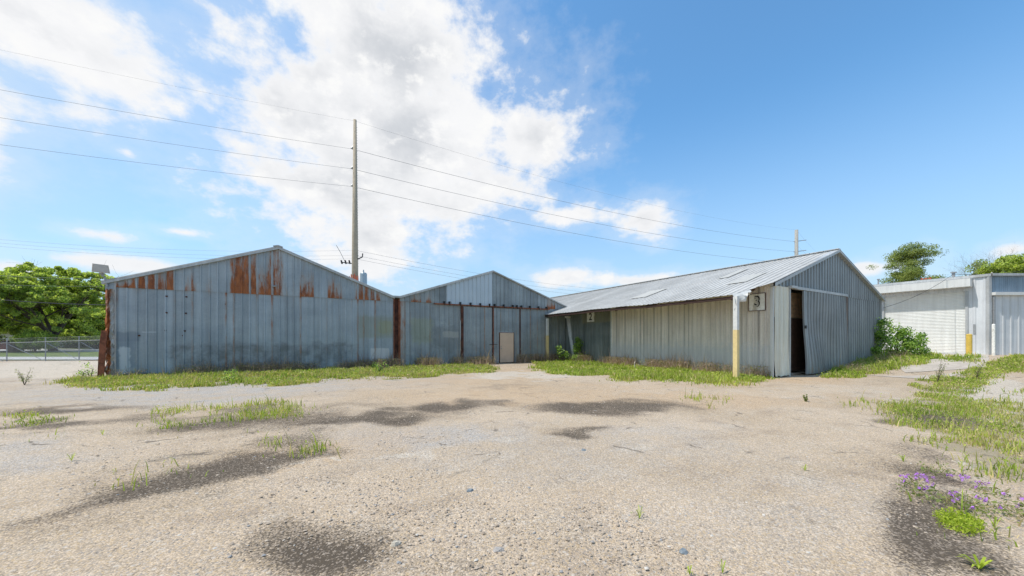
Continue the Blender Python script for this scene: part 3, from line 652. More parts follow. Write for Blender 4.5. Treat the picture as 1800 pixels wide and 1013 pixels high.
# corner floodlight
fx = onY(178, YF-.2); fy = YF-.2; fz = zat(473, fx, fy)
t = thing('floodlight', 'boxy grey floodlight on a bent arm above the left end of the rusty shed', 'floodlight', (fx, fy, ZE))
fd = Vector((.25, -1, -.15)).normalized(); fr_ = Vector((1, .25, 0)).normalized(); fu = fr_.cross(fd)*1
def fp(a, b, c): return tuple(Vector((fx+.0, fy, fz))+(fr_*a+fd*b+Vector((0, 0, 1))*c)*.66)
mb = MB(); vs = [fp(-.42, -.15, -.18), fp(.34, -.15, -.26), fp(.40, .26, -.24), fp(-.36, .26, -.22), fp(-.38, -.15, .22), fp(.30, -.15, .2), fp(.32, .26, .27), fp(-.34, .26, .30)]
mb.add(vs, [(0, 3, 2, 1), (4, 5, 6, 7), (0, 1, 5, 4), (1, 2, 6, 5), (2, 3, 7, 6), (3, 0, 4, 7)]); mb.build('lamp_housing', M['lampgrey'], t)
mb = MB(); mb.add([fp(-.31, .275, -.18), fp(.34, .275, -.19), fp(.28, .285, .22), fp(-.29, .285, .25)], [(0, 1, 2, 3)]); mb.build('lamp_visor', plain('visor', (.50, .46, .42), .5, 0, .05), t)
mb = MB(); mb.tube([fp(.04, 0, -.24), fp(.05, .0, -.45), (X1L-.05, YF-.16, ZE+.14), (X1L+.02, YF-.12, ZE-.25)], .035, 8); mb.tube([fp(.04, 0, -.26), fp(.04, 0, -.36)], .08, 8); mb.build('mounting_arm', M['steel'], t)

# ------------------------------------------------------------------ rusty downpipe channel between the sheds
t = thing('valley_downpipe', 'dark rust brown drain channel between the two gable sheds', 'downpipe', ((X1R+X2L)/2, YF, 0))
mb = MB(); mb.box(X1R+.02, X2L-.02, YF+.08, YF+.3, 0, 4.0); mb.build('back_plate', M['darkrust'], t)
mb = MB(); mb.box(X1R+.004, X1R+.06, YF-.05, YF+.079, 0, 4.02); mb.box(X2L-.06, X2L-.004, YF-.05, YF+.079, 0, 4.02); mb.build('side_flange', M['rust'], t)
mb = MB()
for k in range(6): mb.beam((X1R+.3*k*.2, YF-.05+.06*k, ZE+.03), (X1R+.3*k*.2+.06, YF-.05+.06*k, ZE+.03), .05, .05)
mb.add([(X1R-.06, YF-.22, ZE-.04), (X2L+.06, YF-.22, ZE-.04), (X2L+.06, YF-.22, ZE+.06), (X1R-.06, YF-.22, ZE+.06), (X1R-.06, 44, ZE-.04), (X2L+.06, 44, ZE-.04)], [(0, 1, 2, 3), (0, 4, 5, 1)])
mb.build('valley_gutter', M['trim'], t)

# ------------------------------------------------------------------ shed 2 (sliding doors, beige door)
XR2 = onY(865, YF); ZR2 = 6.2; XD0, XDM, XD1 = onY(811, YF), onY(865.5, YF), onY(913, YF); XN0, XN1 = onY(784, YF), onY(864.5, YF)
t2 = thing('metal_shed', 'grey metal gable shed with closed sliding doors and a beige personnel door', 'shed', ((X2L+X2R)/2, YF, 0))
top2 = lambda x: rl(x, X2L, XR2, X2R, ZE+.03, ZR2)-.03
def a2u(i, u, rib, z):
    p_ = 900+F*(u*RT[0]+YF*RT[1])/(u*FW[0]+YF*FW[1])
    r = .5 if 722 < p_ < 740 else .42 if 748 < p_ < 762 else .62 if 960 < p_ < 975 else .12
    fr = (z-ZS)/max(.3, top2(u)-ZS); return (r*(1.3-.9*fr)+(.1 if z < 4.0 else 0), .5+.3*(hr(i, 6)-.5)-.12*(755 < p_ < 784), .25*(755 < p_ < 900))
for u0, u1, nm_, m_, z0 in ((X2L, XN0, 'gable_cladding', 'shed2', ZS), (XN0, XN1, 'new_gable_panel', 'newpanel', ZS-.02), (XN1, X2R, 'gable_cladding', 'shed2', ZS)):
    mb = MB(); ribbed(mb, u0, u1, lambda u: z0, top2, PY(YF-.035-(.02 if m_ == 'newpanel' else 0)), pitch=.29 if m_ == 'newpanel' else .305, att=a2u if m_ == 'shed2' else (lambda i, u, r, z: (0, .5, 0)), zs=(4.1, 4.6, 5.2), phase=X2L)
    mb.build(nm_, M[m_], t2)
def a2l(i, u, rib, z):
    lap = rib and i % 2 == 0; e = .5*(u < X2L+.35)
    return ((.20+.30*hr(i, 34) if lap else .1)+e*.7, .5+.18*(hr(i, 7)-.5)-(.08 if rib else 0), .22+.2*(fbm(np.array(u*.8), np.array(z))-.5)*2)
def wall2(u0, u1, y, name, par, z1=ZS-.06, z0=0.):
    mb = MB(); ribbed(mb, u0, u1, lambda u: z0, lambda u: z1, PY(y), att=a2l, zs=(.4, 1, 1.7, 2.4, 3.1), phase=X2L, rh=.02, dent=dent1); return mb.build(name, M['shed2'], par)
wall2(X2L, XD0-.06, YF, 'front_cladding', t2, ZS); wall2(XD1, X2R, YF, 'front_cladding', t2, ZS)
dx0, dx1 = onY(878.5, YF-.1), onY(902.5, YF-.1); dzt = 2.06
d1 = MB(); ribbed(d1, XD0+.1, XDM-.06, lambda u: .03, lambda u: ZS-.12, PY(YF-.08), att=a2l, zs=(.4, 1, 1.7, 2.4, 3.1), phase=X2L, rh=.02, dent=dent1); d1 = d1.build('sliding_door', M['shed2'], t2)
d2 = MB()
ribbed(d2, XDM+.06, dx0-.04, lambda u: .03, lambda u: ZS-.12, PY(YF-.08), att=a2l, zs=(.4, 1, 1.7, 2.4), phase=X2L, rh=.02)
ribbed(d2, dx1+.04, XD1-.05, lambda u: .03, lambda u: ZS-.12, PY(YF-.08), att=a2l, zs=(.4, 1, 1.7, 2.4), phase=X2L, rh=.02)
ribbed(d2, dx0-.04, dx1+.04, lambda u: dzt+.06, lambda u: ZS-.12, PY(YF-.08), att=a2l, zs=(2.6, 3.1), phase=X2L, rh=.02)
d2 = d2.build('sliding_door', M['shed2'], t2)
def vbar(par, x0, x1, y0, y1, z0, z1, m, name): b = MB(); b.box(x0, x1, y0, y1, z0, z1); return b.build(name, M[m], par)
vbar(d1, XD0-.06, XD0+.1, YF-.14, YF-.03, .03, ZS-.12, 'darkrust', 'door_stile'); vbar(d1, XDM-.06, XDM-.005, YF-.15, YF-.06, .03, ZS-.12, 'darkrust', 'door_stile')
vbar(d2, XDM+.005, XDM+.05, YF-.13, YF-.06, .03, ZS-.12, 'rust', 'door_stile'); vbar(d2, XD1-.05, XD1+.03, YF-.13, YF-.05, .03, ZS-.12, 'darkrust', 'door_stile')
b = MB(); b.tube([(XDM-.3, YF-.19, 1.28), (XDM+.28, YF-.19, 1.28)], .02, 6); b.build('latch_bar', M['darkrust'], d2)
pd = vbar(t2, dx0, dx1, YF-.125, YF-.085, .05, dzt, 'door', 'personnel_door')
b = MB(); b.box(dx0-.04, dx0-.002, YF-.14, YF-.07, .03, dzt+.05); b.box(dx1+.002, dx1+.04, YF-.14, YF-.07, .03, dzt+.05); b.box(dx0-.002, dx1+.002, YF-.14, YF-.07, dzt+.003, dzt+.05); b.build('door_frame', M['darkrust'], pd)
b = MB(); b.tube([(dx0+.09, YF-.13, 1.0), (dx0+.09, YF-.19, 1.0)], .03, 8); b.build('door_knob', M['steel'], pd); b = MB(); b.tube([(dx0+.09, YF-.13, 1.15), (dx0+.09, YF-.15, 1.15)], .028, 8); b.build('deadbolt', M['steel'], pd)
tx0, tx1 = onY(762, YF), onY(964, YF)
b = MB(); b.box(tx0, tx1, YF-.17, YF-.065, ZS-.085, ZS-.015, (.7, .5, 0)); tr = b.build('door_track', M['rust'], t2)
for p_ in (780, 789, 808, 826, 843, 859, 868, 884, 900, 907, 915, 930, 945, 959):
    x = onY(p_, YF); b = MB(); b.box(x-.05, x+.04, YF-.2, YF-.058, ZS-.0, ZS+.13); b.box(x-.02, x+.02, YF-.215, YF-.175, ZS-.12, ZS+.05); b.build('track_bracket', M['black'], tr)
rake(t2, [(X2L-.05, ZE+.05), (XR2, ZR2+.05)], YF, M['trim'], .13, .17); rake(t2, [(XR2, ZR2+.05), (X2R+.1, ZE+.02)], YF, M['trim'], .08, .17)
gable_roof(t2, X2L-.05, XR2, X2R, ZE, ZR2, ZE, YF, 45, M['roof'])
b = MB(); b.add([(X2L, YF+.1, 0), (X2L, 45, 0), (X2L, 45, 4.0), (X2L, YF+.1, 4.0)], [(0, 1, 2, 3)]); b.build('side_cladding', M['shed2'], t2)

# ------------------------------------------------------------------ shed 3 (porch overhang)
ZW = 4.02; XR3 = 23.5; ZR3 = 6.14; X3R = 30.05; SL = (ZR3-ZW)/(XR3-XW); ZO = ZW-SL*(XW-XP); YA = 7.42; YO = 21.9
t3 = thing('metal_shed', 'long metal shed with ribbed pale roof, beige side wall and a half open sliding door', 'shed', (XW, YG, 0))
def abe(i, u, rib, z): return (.02, .5+.20*(hr(i, 11)-.5)-(.12+.25*(hr(i, 16) > .7) if rib else 0), .10+.12*(hr(i, 12) > .8))
XBD = onX(1075, XW)
mb = MB(); ribbed(mb, YG+.02, XBD, lambda u: .0, lambda u: ZW-.04, PX(XW), pitch=.235, rw=.05, rh=.022, att=abe, zs=(.4, 1.0, 1.8, 2.6, 3.3), phase=YG, minor=2)
mb.build('beige_wall_cladding', M['beige'], t3)
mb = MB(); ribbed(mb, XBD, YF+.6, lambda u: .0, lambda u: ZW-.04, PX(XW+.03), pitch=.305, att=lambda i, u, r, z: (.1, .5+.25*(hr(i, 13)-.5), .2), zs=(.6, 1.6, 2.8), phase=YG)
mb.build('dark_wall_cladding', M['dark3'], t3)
mb = MB(); mb.box(XW-.035, XW-.0, XBD-.03, XBD+.05, 0, ZW-.1); mb.build('wall_joint_trim', M['cream'], t3)
# near gable wall pieces
XOP0, XOP1, XDR = onY(1388, YG), onY(1406.5, YG), onY(1481, YG); ZH = 3.88; XG1 = onY(1381.5, YG)
top3 = lambda x: rl(x, XW, XR3, X3R, ZW, ZR3)-.03
def ag3(i, u, rib, z): return (.03, .54+.16*(hr(i, 14)-.5)-(.26 if rib else 0), .12+.1*(z < 1.2))
mb = MB(); ribbed(mb, XW, X3R, lambda u: ZH+.02 if u < XDR+.12 else ZS, top3, PY(YG-.03), pitch=.305, att=ag3, zs=(4.2, 4.8, 5.4), phase=XW, rh=.032, minor=0); mb.build('gable_cladding', M['gable3'], t3)
mb = MB(); ribbed(mb, XDR+.1, X3R, lambda u: -.2, lambda u: ZS, PY(YG), pitch=.305, att=ag3, zs=(.6, 1.6, 2.8), phase=XW, rh=.032, dent=dent1); mb.build('front_cladding', M['gable3'], t3)
def dgr(u, z):
    k = (1-float(sm(z, .0, 1.1))); k = k*k; return .05*k*math.sin((u-XW)*9)+.07*k*float(sm(u, XW+.7, XG1))+.01*math.sin(u*9+z*2)
mb = MB(); ribbed(mb, XW+.12, XG1, lambda u: .02+.05*abs(math.sin(u*8)), lambda u: ZW-.10, PY(YG-.075), pitch=.34, rw=.09, rh=.03, att=lambda i, u, r, z: (.05+.12*(z < .3), .55, .05), zs=(.25, .5, .8, 1.1, 1.6, 2.4, 3.2), phase=XW+.25, dent=dgr, minor=0); mb.build('loose_corner_sheet', M['green'], t3)
mb = MB(); mb.box(XW-.03, XW+.035, YG-.09, YG+.02, 0, ZW-.0); mb.build('corner_trim', M['whitetrim'], t3)
mb = MB(); mb.box(XG1+.0, XG1+.09, YG-.15, YG-.03, .0, ZH+.02); mb.build('door_jamb', M['trim'], t3)
mb = MB(); mb.box(XG1-.05, XDR+.03, YG-.20, YG-.065, ZH-.02, ZH+.10, (.1, .5, 0)); mb.box(XG1-.05, XG1+.5, YG-.26, YG-.201, ZH+.0, ZH+.1, (.1, .6, 0)); mb.build('door_track', M['trim'], t3)
mb = MB(); mb.box(XDR+.0, XDR+.17, YG-.16, YG-.003, .0, ZH-.02); mb.build('door_jamb', M['wood'], t3)
def dd3(u, z):
    k = (1-float(sm(z, 0, 2.4))); s = (u-XOP1)/(XDR-XOP1); return .12*k*max(0, 1-s)**.6+.06*k*math.sin(s*9)+.05*math.sin(s*6+z*1.3)*.5
def shear(u, d, z):
    k = 1-float(sm(z, 0, 3.2)); return (u-.05*k*(1-(u-XOP1)/(XDR-XOP1)), YG-.16-d, z)
mb = MB(); ribbed(mb, XOP1, XDR-.02, lambda u: .06, lambda u: ZH-.03, shear, pitch=.305, rw=.07, rh=.04, att=lambda i, u, r, z: (.12+.25*(z < .3), .56+.1*(hr(i, 15)-.5)-.26*r, .15), zs=(.2, .5, .9, 1.4, 1.9, 2.5, 3.1), phase=XW, dent=dd3); sdoor = mb.build('sliding_door', M['gable3'], t3)
mb = MB(); L = 9; vs = []
for i in range(L):
    z = .06+(ZH-.1)*i/(L-1); x, y, _ = shear(XOP1, dd3(XOP1, z), z)
    vs += [(x-.10, y+.02, z), (x-.10, y-.05, z), (x+.03, y-.05, z), (x+.03, y-.002, z)]
mb.add(vs, [(i*4+k, i*4+(k+1) % 4, (i+1)*4+(k+1) % 4, (i+1)*4+k) for i in range(L-1) for k in range(4)], (.05, .5, .1)); mb.build('door_stile', M['gable3'], sdoor)
mb = MB(); x, y, _ = shear(XOP1, dd3(XOP1, 2.2), 2.2); mb.box(x-.12, x+.02, y-.09, y-.05, 2.12, 2.26); mb.build('hasp', M['black'], sdoor)
# interior seen through the gap
mb = MB(); yi = YG+.42
for k in range(6): z = 2.65+k*.2; mb.box(XW+.6, XW+5.0, yi, yi+.03, z, z+.19)
mb.build('inner_boards', M['board'], t3)
mb = MB(); mb.box(XW+.6, XW+5, yi-.05, yi+.02, .15, 2.62); mb.box(XW+.6, XW+5, yi-.08, yi-.051, .15, .32); mb.build('inner_panel', M['darkboard'], t3)
mb = MB(); mb.box(XW+.3, X3R-.2, YG+.1, 44, .03, .05); mb.build('inner_floor', M['slab'], t3)
# roof: west slope with its torn lower corner, east slope
def eave_x(y): return XP-.12 if y > YA+.72 else XP-.12+(XW-.1-(XP-.12))*(1-(y-YA)/.72)
def plw(u, d, t):
    ex = eave_x(u) if u < YO else XW-.15; x = ex+(XR3-ex)*t; z = ZW+SL*(x-XW); sag = .014*math.sin(u*.9)*(1-t) + (.010*math.sin(u*2.3+1)*(1-t))
    return (x-.3*d, u, z+d*.95+.05+sag)
def arf(i, u, rib, z):
    r = .04; p = .0
    if 11.6 < u < 12.6 and .45 < z < .6: r = .4
    if i % 4 == 0 and rib: r = .22
    return (r+.05*hr(i, 21), .53+.12*(hr(i//3, 20)-.5)-(.16 if rib else 0), .0)
mb = MB(); ribbed(mb, YA, YO, lambda u: 0., lambda u: 1., plw, .305, .05, .022, att=arf, zs=(.2, .4, .5, .6, .8), phase=YA)
ribbed(mb, YO+.001, 45, lambda u: 0., lambda u: 1., plw, .305, .05, .022, att=arf, zs=(.3, .6), phase=YA); rf = mb.build('roof', M['roof'], t3)
mb = MB(); ribbed(mb, YA, 45, lambda u: 0., lambda u: 1., lambda u, d, t: (X3R+.15+(XR3-X3R-.15)*t+.3*d, u, ZW-.05+(ZR3-ZW+.10)*t+d*.95), .305, .05, .022, att=arf, zs=(.5,), phase=YA); mb.build('roof', M['roof'], t3)
mb = MB(); k = YA
while k < 44:                                             # ridge cap with gaps at the ribs
    mb.beam((XR3, k+.03, ZR3+.10), (XR3, k+.60, ZR3+.10), .30, .035, (.1, .55, 0)); k += .61
mb.build('ridge_cap', M['trim'], rf)
fibre = plain('faded_fibreglass', (.43, .42, .385), .6, 0, .08, 4)   # translucent roof lights and patches lying on the slope
for (ya, yb, ta, tb) in ((8.9, 9.8, .30, .52), (14.0, 15.2, .22, .45), (10.9, 11.5, .55, .8)):
    mb = MB(); mb.add([plw(ya, .035, ta), plw(yb, .035, ta), plw(yb, .035, tb), plw(ya, .035, tb)], [(0, 1, 2, 3)]); mb.build('roof_patch', fibre, rf)
rake(t3, [(XW-.1, ZW-.03), (XR3, ZR3+.08)], YG, M['trim'], .14, .20); rake(t3, [(XR3, ZR3+.08), (X3R+.15, ZW+.02)], YG, M['trim'], .13, .20)
mb = MB(); yy = YA+.75
while yy < YO-.02:
    y2 = min(yy+1.4, YO-.02); f = lambda y: .014*math.sin(y*.9)+.010*math.sin(y*2.3+1)
    mb.add([(XP-.06, yy, ZO-.15+f(yy)), (XP-.06, y2, ZO-.15+f(y2)), (XP-.06, y2, ZO-.04+f(y2)), (XP-.06, yy, ZO-.04+f(yy)), (XP+.06, yy, ZO-.15+f(yy)), (XP+.06, y2, ZO-.15+f(y2)), (XP+.06, yy, ZO-.03+f(yy)), (XP+.06, y2, ZO-.03+f(y2))],
           [(0, 1, 2, 3), (0, 4, 5, 1), (4, 6, 7, 5), (0, 3, 6, 4), (1, 5, 7, 2)]); yy = y2
mb.build('eave_beam', M['fascia'], t3)
for k in range(7): y = YA+.85+k*2.15; mb = MB(); mb.beam((XP+.07, y, ZO-.10), (XW-.04, y, ZW-.16), .08, .16); mb.build('porch_rafter', M['wood'], t3)
# torn white flap at the near post
mb = MB(); n = 7; vs = []
a_ = Vector((XP-.12, YA+.74, ZO+.06)); b_ = Vector((XP+.62, YA+.45, ZO+.26))
for i in range(n):
    for j in range(6):
        s, t_ = i/(n-1), j/5; p = a_.lerp(b_, s); drop = t_*(.62-.42*s+.10*math.sin(i*2.1)); vs.append((p.x+.10*math.sin(j*1.9+i*.9)*t_, p.y-.10*math.sin(t_*3)-.07*math.cos(i*1.7)*t_, p.z-drop))
mb.add(vs, [(i*6+j, i*6+j+1, (i+1)*6+j+1, (i+1)*6+j) for i in range(n-1) for j in range(5)]); mb.build('torn_roof_flap', M['whitetrim'], t3, True)
# right side wall
mb = MB(); mb.add([(X3R, YG, -.2), (X3R, 45, -.2), (X3R, 45, ZW), (X3R, YG, ZW)], [(0, 3, 2, 1)]); mb.build('side_cladding', M['gable3'], t3)
mb = MB(); mb.box(X3R-.06, X3R+.03, YG-.08, YG+.02, 0, ZW); mb.build('corner_trim', M['trim'], t3)
# porch posts
for i, (pp, pb, lab) in enumerate(((1294, 667, 'white porch post with faded yellow lower half beside the number 3 sign'), (962, 635.5, 'far porch post, white above yellow, at the left end of the overhang'))):
    y = onX(pp, XP); t = thing('porch_post', lab, 'post', (XP, y, 0), 'posts holding up the porch roof')
    zt_ = zat(580, XP, y) if i == 0 else zat(590, XP, y)
    b = MB(); b.box(XP-.085, XP+.085, y-.085, y+.085, 0, zt_-.002); b.build('painted_base', M['creamyellow'], t)
    b = MB(); b.box(XP-.08, XP+.08, y-.08, y+.08, zt_, ZO-.28+(.25 if i == 0 else 0)); b.build('shaft', M['cream'], t)

# number signs
def sign(txt, y0, y1, z0, z1, lab, frame, outline):
    yc, zc = (y0+y1)/2, (z0+z1)/2; x = XW-.06; t = thing('number_sign', lab, 'sign', (x, yc, z0))
    b = MB(); b.box(x, x+.025, y0, y1, z0, z1); b.build('plate', M['plate'], t)
    if frame:
        b = MB(); k = .022
        for q in ((y0-k, y1+k, z0-k, z0-.001), (y0-k, y1+k, z1+.001, z1+k), (y0-k, y0-.001, z0-.001, z1+.001), (y1+.001, y1+k, z0-.001, z1+.001)): b.box(x-.012, x+.025, q[0], q[1], q[2], q[3])
        b.build('frame', M['darkrust'], t)
    def glyph(nm, size, off, dx, dy_, dz, m, sx=.72):
        cu = bpy.data.curves.new(nm, 'FONT'); cu.body = txt; cu.size = size; cu.offset = off; cu.extrude = .004; cu.align_x = 'CENTER'; cu.align_y = 'CENTER'
        tmp = bpy.data.objects.new(nm+'_tmp', cu); COL.objects.link(tmp); dg = bpy.context.evaluated_depsgraph_get(); me = bpy.data.meshes.new_from_object(tmp.evaluated_get(dg)); bpy.data.objects.remove(tmp)
        o = bpy.data.objects.new('numeral', me); COL.objects.link(o); o.parent = t; me.materials.clear(); me.materials.append(m)
        o.matrix_local = Matrix.Translation((dx, dy_, (z1-z0)/2+dz)) @ Matrix(((0, 0, -1, 0), (-sx, 0, 0, 0), (0, 1, 0, 0), (0, 0, 0, 1)))
    H = z1-z0
    if outline:
        glyph('numeral', H*.86, .030, -.008, -.015, .01, M['black'], .80); glyph('numeral', H*.84, .004, -.014, .015, -.012, plain('faded_numeral', (.46, .45, .41), .7), .80)
    else: glyph('numeral', H*1.05, .010, -.008, 0, -.0, M['black'], 1.0)
ya, yb = onX(1346, XW), onX(1318, XW); sign('3', ya, yb, zat(545, XW, ya), zat(515.5, XW, ya), 'framed white plate with a shadowed number 3 near the shed corner', True, True)
ya, yb = onX(1045.5, XW), onX(1033, XW); sign('2', ya, yb, zat(565.5, XW, ya), zat(549, XW, ya), 'white plate with a black number 2 under the porch roof', False, False)

# white drain pipe leaning below the far end of the overhang
t = thing('drain_pipe', 'wide white pipe leaning under the far end of the porch roof', 'pipe', (*gp(1010, 637)[:2], 0))
y_ = 20.6
pA = (XW-.5, y_+.10, ZO-.02); pB = (XW-.55, y_-.5, 0.)
tb = 26.9; A_ = at(997, 556, tb); B_ = at(1003, 585, tb-.2); C_ = at(1007, 612, tb-.4); D_ = at(1010, 637, tb-.6)
b = MB(); b.tube([at(999, 552, tb), B_, C_, D_], [.20, .19, .16, .14], 10); b.build('pipe_body', M['pvc'], t, True)
b = MB(); b.tube([at(993, 557.5, tb-.4), at(1003, 557.5, tb-.4)], .09, 8); b.build('pipe_stub', M['pvc'], t, True)

# ------------------------------------------------------------------ warehouse on the right
XB = 37.2; YB = 4.5; ZB = .62
t4 = thing('white_warehouse', 'white metal warehouse with a wide closed roller door and low roof', 'warehouse', (XB, YB, ZB))
zt4 = 5.73; D0, D1 = onX(1697, XB), onX(1555, XB); ZD = 4.75; YE = 19.
mb = MB(); aw = lambda i, u, r, z: (0, .5+.1*(hr(i, 30)-.5)-(.06 if r else 0), .03)
ribbed(mb, YB, D0-.12, lambda u: ZB-.3, lambda u: zt4-.12, PX(XB), .40, .12, .03, att=aw, zs=(2., 3.5), phase=YB+.2, minor=0)
ribbed(mb, D1+.1, YE, lambda u: ZB-.3, lambda u: zt4-.12, PX(XB), .40, .12, .03, att=aw, zs=(2., 3.5), phase=YB+.2)
ribbed(mb, D0-.12, D1+.1, lambda u: ZD, lambda u: zt4-.12, PX(XB), .40, .12, .03, att=aw, zs=(), phase=YB+.2); mb.build('side_cladding', M['whiteclad'], t4)
# roller shutter: horizontal curved slats
mb = MB(); z = ZB; vs = []; fs = []; row = 0
while z < ZD:
    for (dz, d) in ((0, 0.), (.025, .020), (.07, .024), (.094, .0)):
        vs += [(XB+.06-d, D0, z+dz), (XB+.06-d, D1, z+dz)]; row += 1
    z += .10
fs = [(2*i, 2*i+1, 2*i+3, 2*i+2) for i in range(row-1)]; mb.add(vs, fs); rd = mb.build('roller_door', M['shutter'], t4)
b = MB(); b.box(XB-.02, XB+.05, D0+.02, D1-.02, ZB-.02, ZB+.07); b.build('bottom_bar', M['steel'], rd)
b = MB(); b.box(XB-.05, XB+.09, D0-.12, D0-.003, ZB-.3, ZD); b.build('door_guide', M['trim'], t4); b = MB(); b.box(XB-.05, XB+.09, D1+.003, D1+.1, ZB-.3, ZD); b.build('door_guide', M['trim'], t4)
# canopy hood over the door
c0, c1 = onX(1707, XB-.5), onX(1537, XB-.5)
b = MB(); b.box(XB-.75, XB-.035, c0, c1+.3, 5.0, 5.50); b.build('door_hood', M['whitetrim'], t4)
# roof edge, gutter and cap, gently pitched roof
b = MB(); b.box(XB-.10, XB+.05, YB-.05, YE, zt4-.14, zt4+.02); b.build('gutter', M['trim'], t4)
WD = Vector((RT[0], RT[1], 0)); 
b = MB(); e = Vector((XB, YB, 0))+WD*16
b.add([(XB-.10, YB-.05, zt4+.025), (XB-.10, YE, zt4+.025), (XB+14, YE, zt4+.6), (XB+14, YB-2, zt4+.6)], [(0, 3, 2, 1)]); b.build('roof', M['roof'], t4)
# angled wing
def PB(off=0.):
    nrm = Vector((-FW[0], -FW[1], 0))
    return lambda u, d, z: tuple(Vector((XB, YB, 0))+WD*u+nrm*(d+off)+Vector((0, 0, z)))
mb = MB(); ribbed(mb, .25, 16, lambda u: ZB-.3, lambda u: 4.38, PB(.0), .49, .12, .035, att=aw, zs=(2., 3.5), phase=.35); mb.build('wing_cladding', M['whiteclad'], t4)
mb = MB(); ribbed(mb, .06, 16, lambda u: 4.58, lambda u: zt4-.12, PB(-.06), .12, .04, .02, att=lambda i, u, r, z: (.02, .5+.3*(hr(i//4, 31)-.5), .1), zs=(), phase=.0); mb.build('wing_upper_band', M['blueclad'], t4)
def wbox(name, u0, u1, d0, d1, z0, z1, m, par=t4):
    f = PB(); b = MB(); vs = [f(u, d, z) for u in (u0, u1) for d in (d0, d1) for z in (z0, z1)]
    b.add(vs, [(0,1,3,2),(4,6,7,5),(0,4,5,1),(2,3,7,6),(0,2,6,4),(1,5,7,3)]); return b.build(name, M[m], par)
wbox('band_trim', .07, 16, -.05, .22, 4.385, 4.575, 'whitetrim'); wbox('roof_edge_trim', .03, 16, -.05, .14, zt4-.12, zt4+.03, 'trim')
wbox('corner_trim', -.10, .06, -.10, .05, ZB-.3, zt4-.13, 'trim'); wbox('door_jamb', .13, .24, .002, .10, ZB-.3, 4.38, 'steel')
b = MB(); f = PB(); b.tube([f(.02, .10, 5.6), f(-.35, .35, 5.75)], .03, 6); b.build('conduit', M['steel'], t4)
for (pp, q0, q1, r_) in ((1544, 502, 492, .05), (1676, 489, 480, .08)):
    y = onX(pp, XB+.4); b = MB(); z0 = zat(q0, XB+.4, y)-.1; z1 = zat(q1, XB+.4, y); b.tube([(XB+.4, y, z0), (XB+.4, y, z1)], r_, 8); b.tube([(XB+.4, y, z1), (XB+.4, y, z1+.06)], r_*1.8, 8); b.build('roof_vent', M['steel'], t4)
y = onX(1627, XB+.3); z = zat(490, XB+.3, y); b = MB()
for k in range(3): b.box(XB+.25, XB+.35, y-.26+k*.18, y-.14+k*.18, z-.05, z+.03)
b.build('roof_marker', M['orange'], t4)
b = MB(); y = onX(1713, XB); b.box(XB-.05, XB-.032, y-.05, y+.05, zat(585, XB, y)-.1, zat(573, XB, y)+.1); b.build('wall_box', M['steel'], t4)
# posts in front of it
def post(name, px_, pyb, pyt, r, m, lab, cat, d):
    x, y, z0 = (*[d*c for c in ray(px_)], 0); z0 = CAMZ-(pyb-HZ)/F*d; z1 = CAMZ-(pyt-HZ)/F*d
    t = thing(name, lab, cat, (x, y, z0)); b = MB(); b.tube([(x, y, z0-.3), (x, y, z1)], r, 14); b.build('shaft', M[m], t, False)
    b = MB(); b.tube([(x, y, z1+.002), (x, y, z1+.03), (x, y, z1+.05)], [r, r*.8, r*.3], 14); b.build('cap', M[m], t); return t
post('bollard', 1703.5, 624, 588.5, .13, 'yellow', 'thick yellow bollard beside the roller door', 'bollard', 22.2)
t = post('marker_post', 1746.5, 626, 571, .07, 'plate', 'thin pale post standing at the warehouse corner', 'post', 21.6)
# service cable swinging from the roof mast to the sliding door shed
def cable(name, p, q, sag, r, m, lab, cat, n=28, group=None):
    p, q = Vector(p), Vector(q); pts = [p.lerp(q, i/n)-Vector((0, 0, 4*sag*(i/n)*(1-i/n))) for i in range(n+1)]
    b = MB(); b.tube(pts, r, 4, cap=False); o = b.build(name, M[m]); return tag(o, lab, cat, group)
cable('service_cable', at(1676, 482, 23.6), at(1553, 541, 21.8), .25, .012, 'wire', 'black service cable drooping across the roller door', 'cable')
cable('service_cable', at(1800, 476, 24), at(1676, 482, 23.6), .12, .012, 'wire', 'dark cable running along the warehouse roof edge to the mast', 'cable')

# ------------------------------------------------------------------ chain link gate fence on the left
t = thing('chain_link_fence', 'grey chain link fence with diagonal braces and a rust free top rail', 'fence', at(60, 636, 26.2))
t['label'] = 'grey chain link fence with diagonal braces at the left edge of the yard'
def fpt(px_, z): d = 26.2+(px_-12)/168*1.1; dx, dy = ray(px_); zb_ = -.16+.22*(px_-12)/168; return Vector((d*dx, d*dy, zb_+z))
fpost = [-190, -122, -56, 12, 80, 139, 196, 250]
b = MB(); b.tube([fpt(-190, 1.52), fpt(12, 1.52), fpt(250, 1.52)], .025, 6); b.build('top_rail', M['steel'], t)
b = MB(); b.tube([fpt(-190, .03), fpt(12, .03), fpt(250, .03)], .025, 6); b.build('bottom_rail', M['steel'], t)
for p_ in fpost: b = MB(); b.tube([fpt(p_, -.1), fpt(p_, 1.85)], .032, 8); b.build('fence_post', M['steel'], t)
for p0, p1 in zip(fpost[:-1], fpost[1:]): b = MB(); b.tube([fpt(p0+3, 1.40), fpt(p1-4, .12)], .020, 6); b.build('diagonal_brace', M['steel'], t)
b = MB(); 
for p0, p1 in zip(fpost[:-1], fpost[1:]):
    n = 38
    for k in range(-19, n):
        for sg in (0, 1):
            u0 = k/n; u1 = u0+.5; z0, z1 = .05, 1.5
            if u0 < 0: z0 = z0+(z1-z0)*(-u0/.5); u0 = 0
            if u1 > 1: z1 = z0+(z1-z0)*((1-u0)/(u1-u0)); u1 = 1
            a0, a1 = (u0, u1) if sg else (1-u0, 1-u1)
            b.tube([fpt(p0+(p1-p0)*a0, z0), fpt(p0+(p1-p0)*a1, z1)], .0042, 3, cap=False)
b.build('wire_mesh', M['steel'], t)
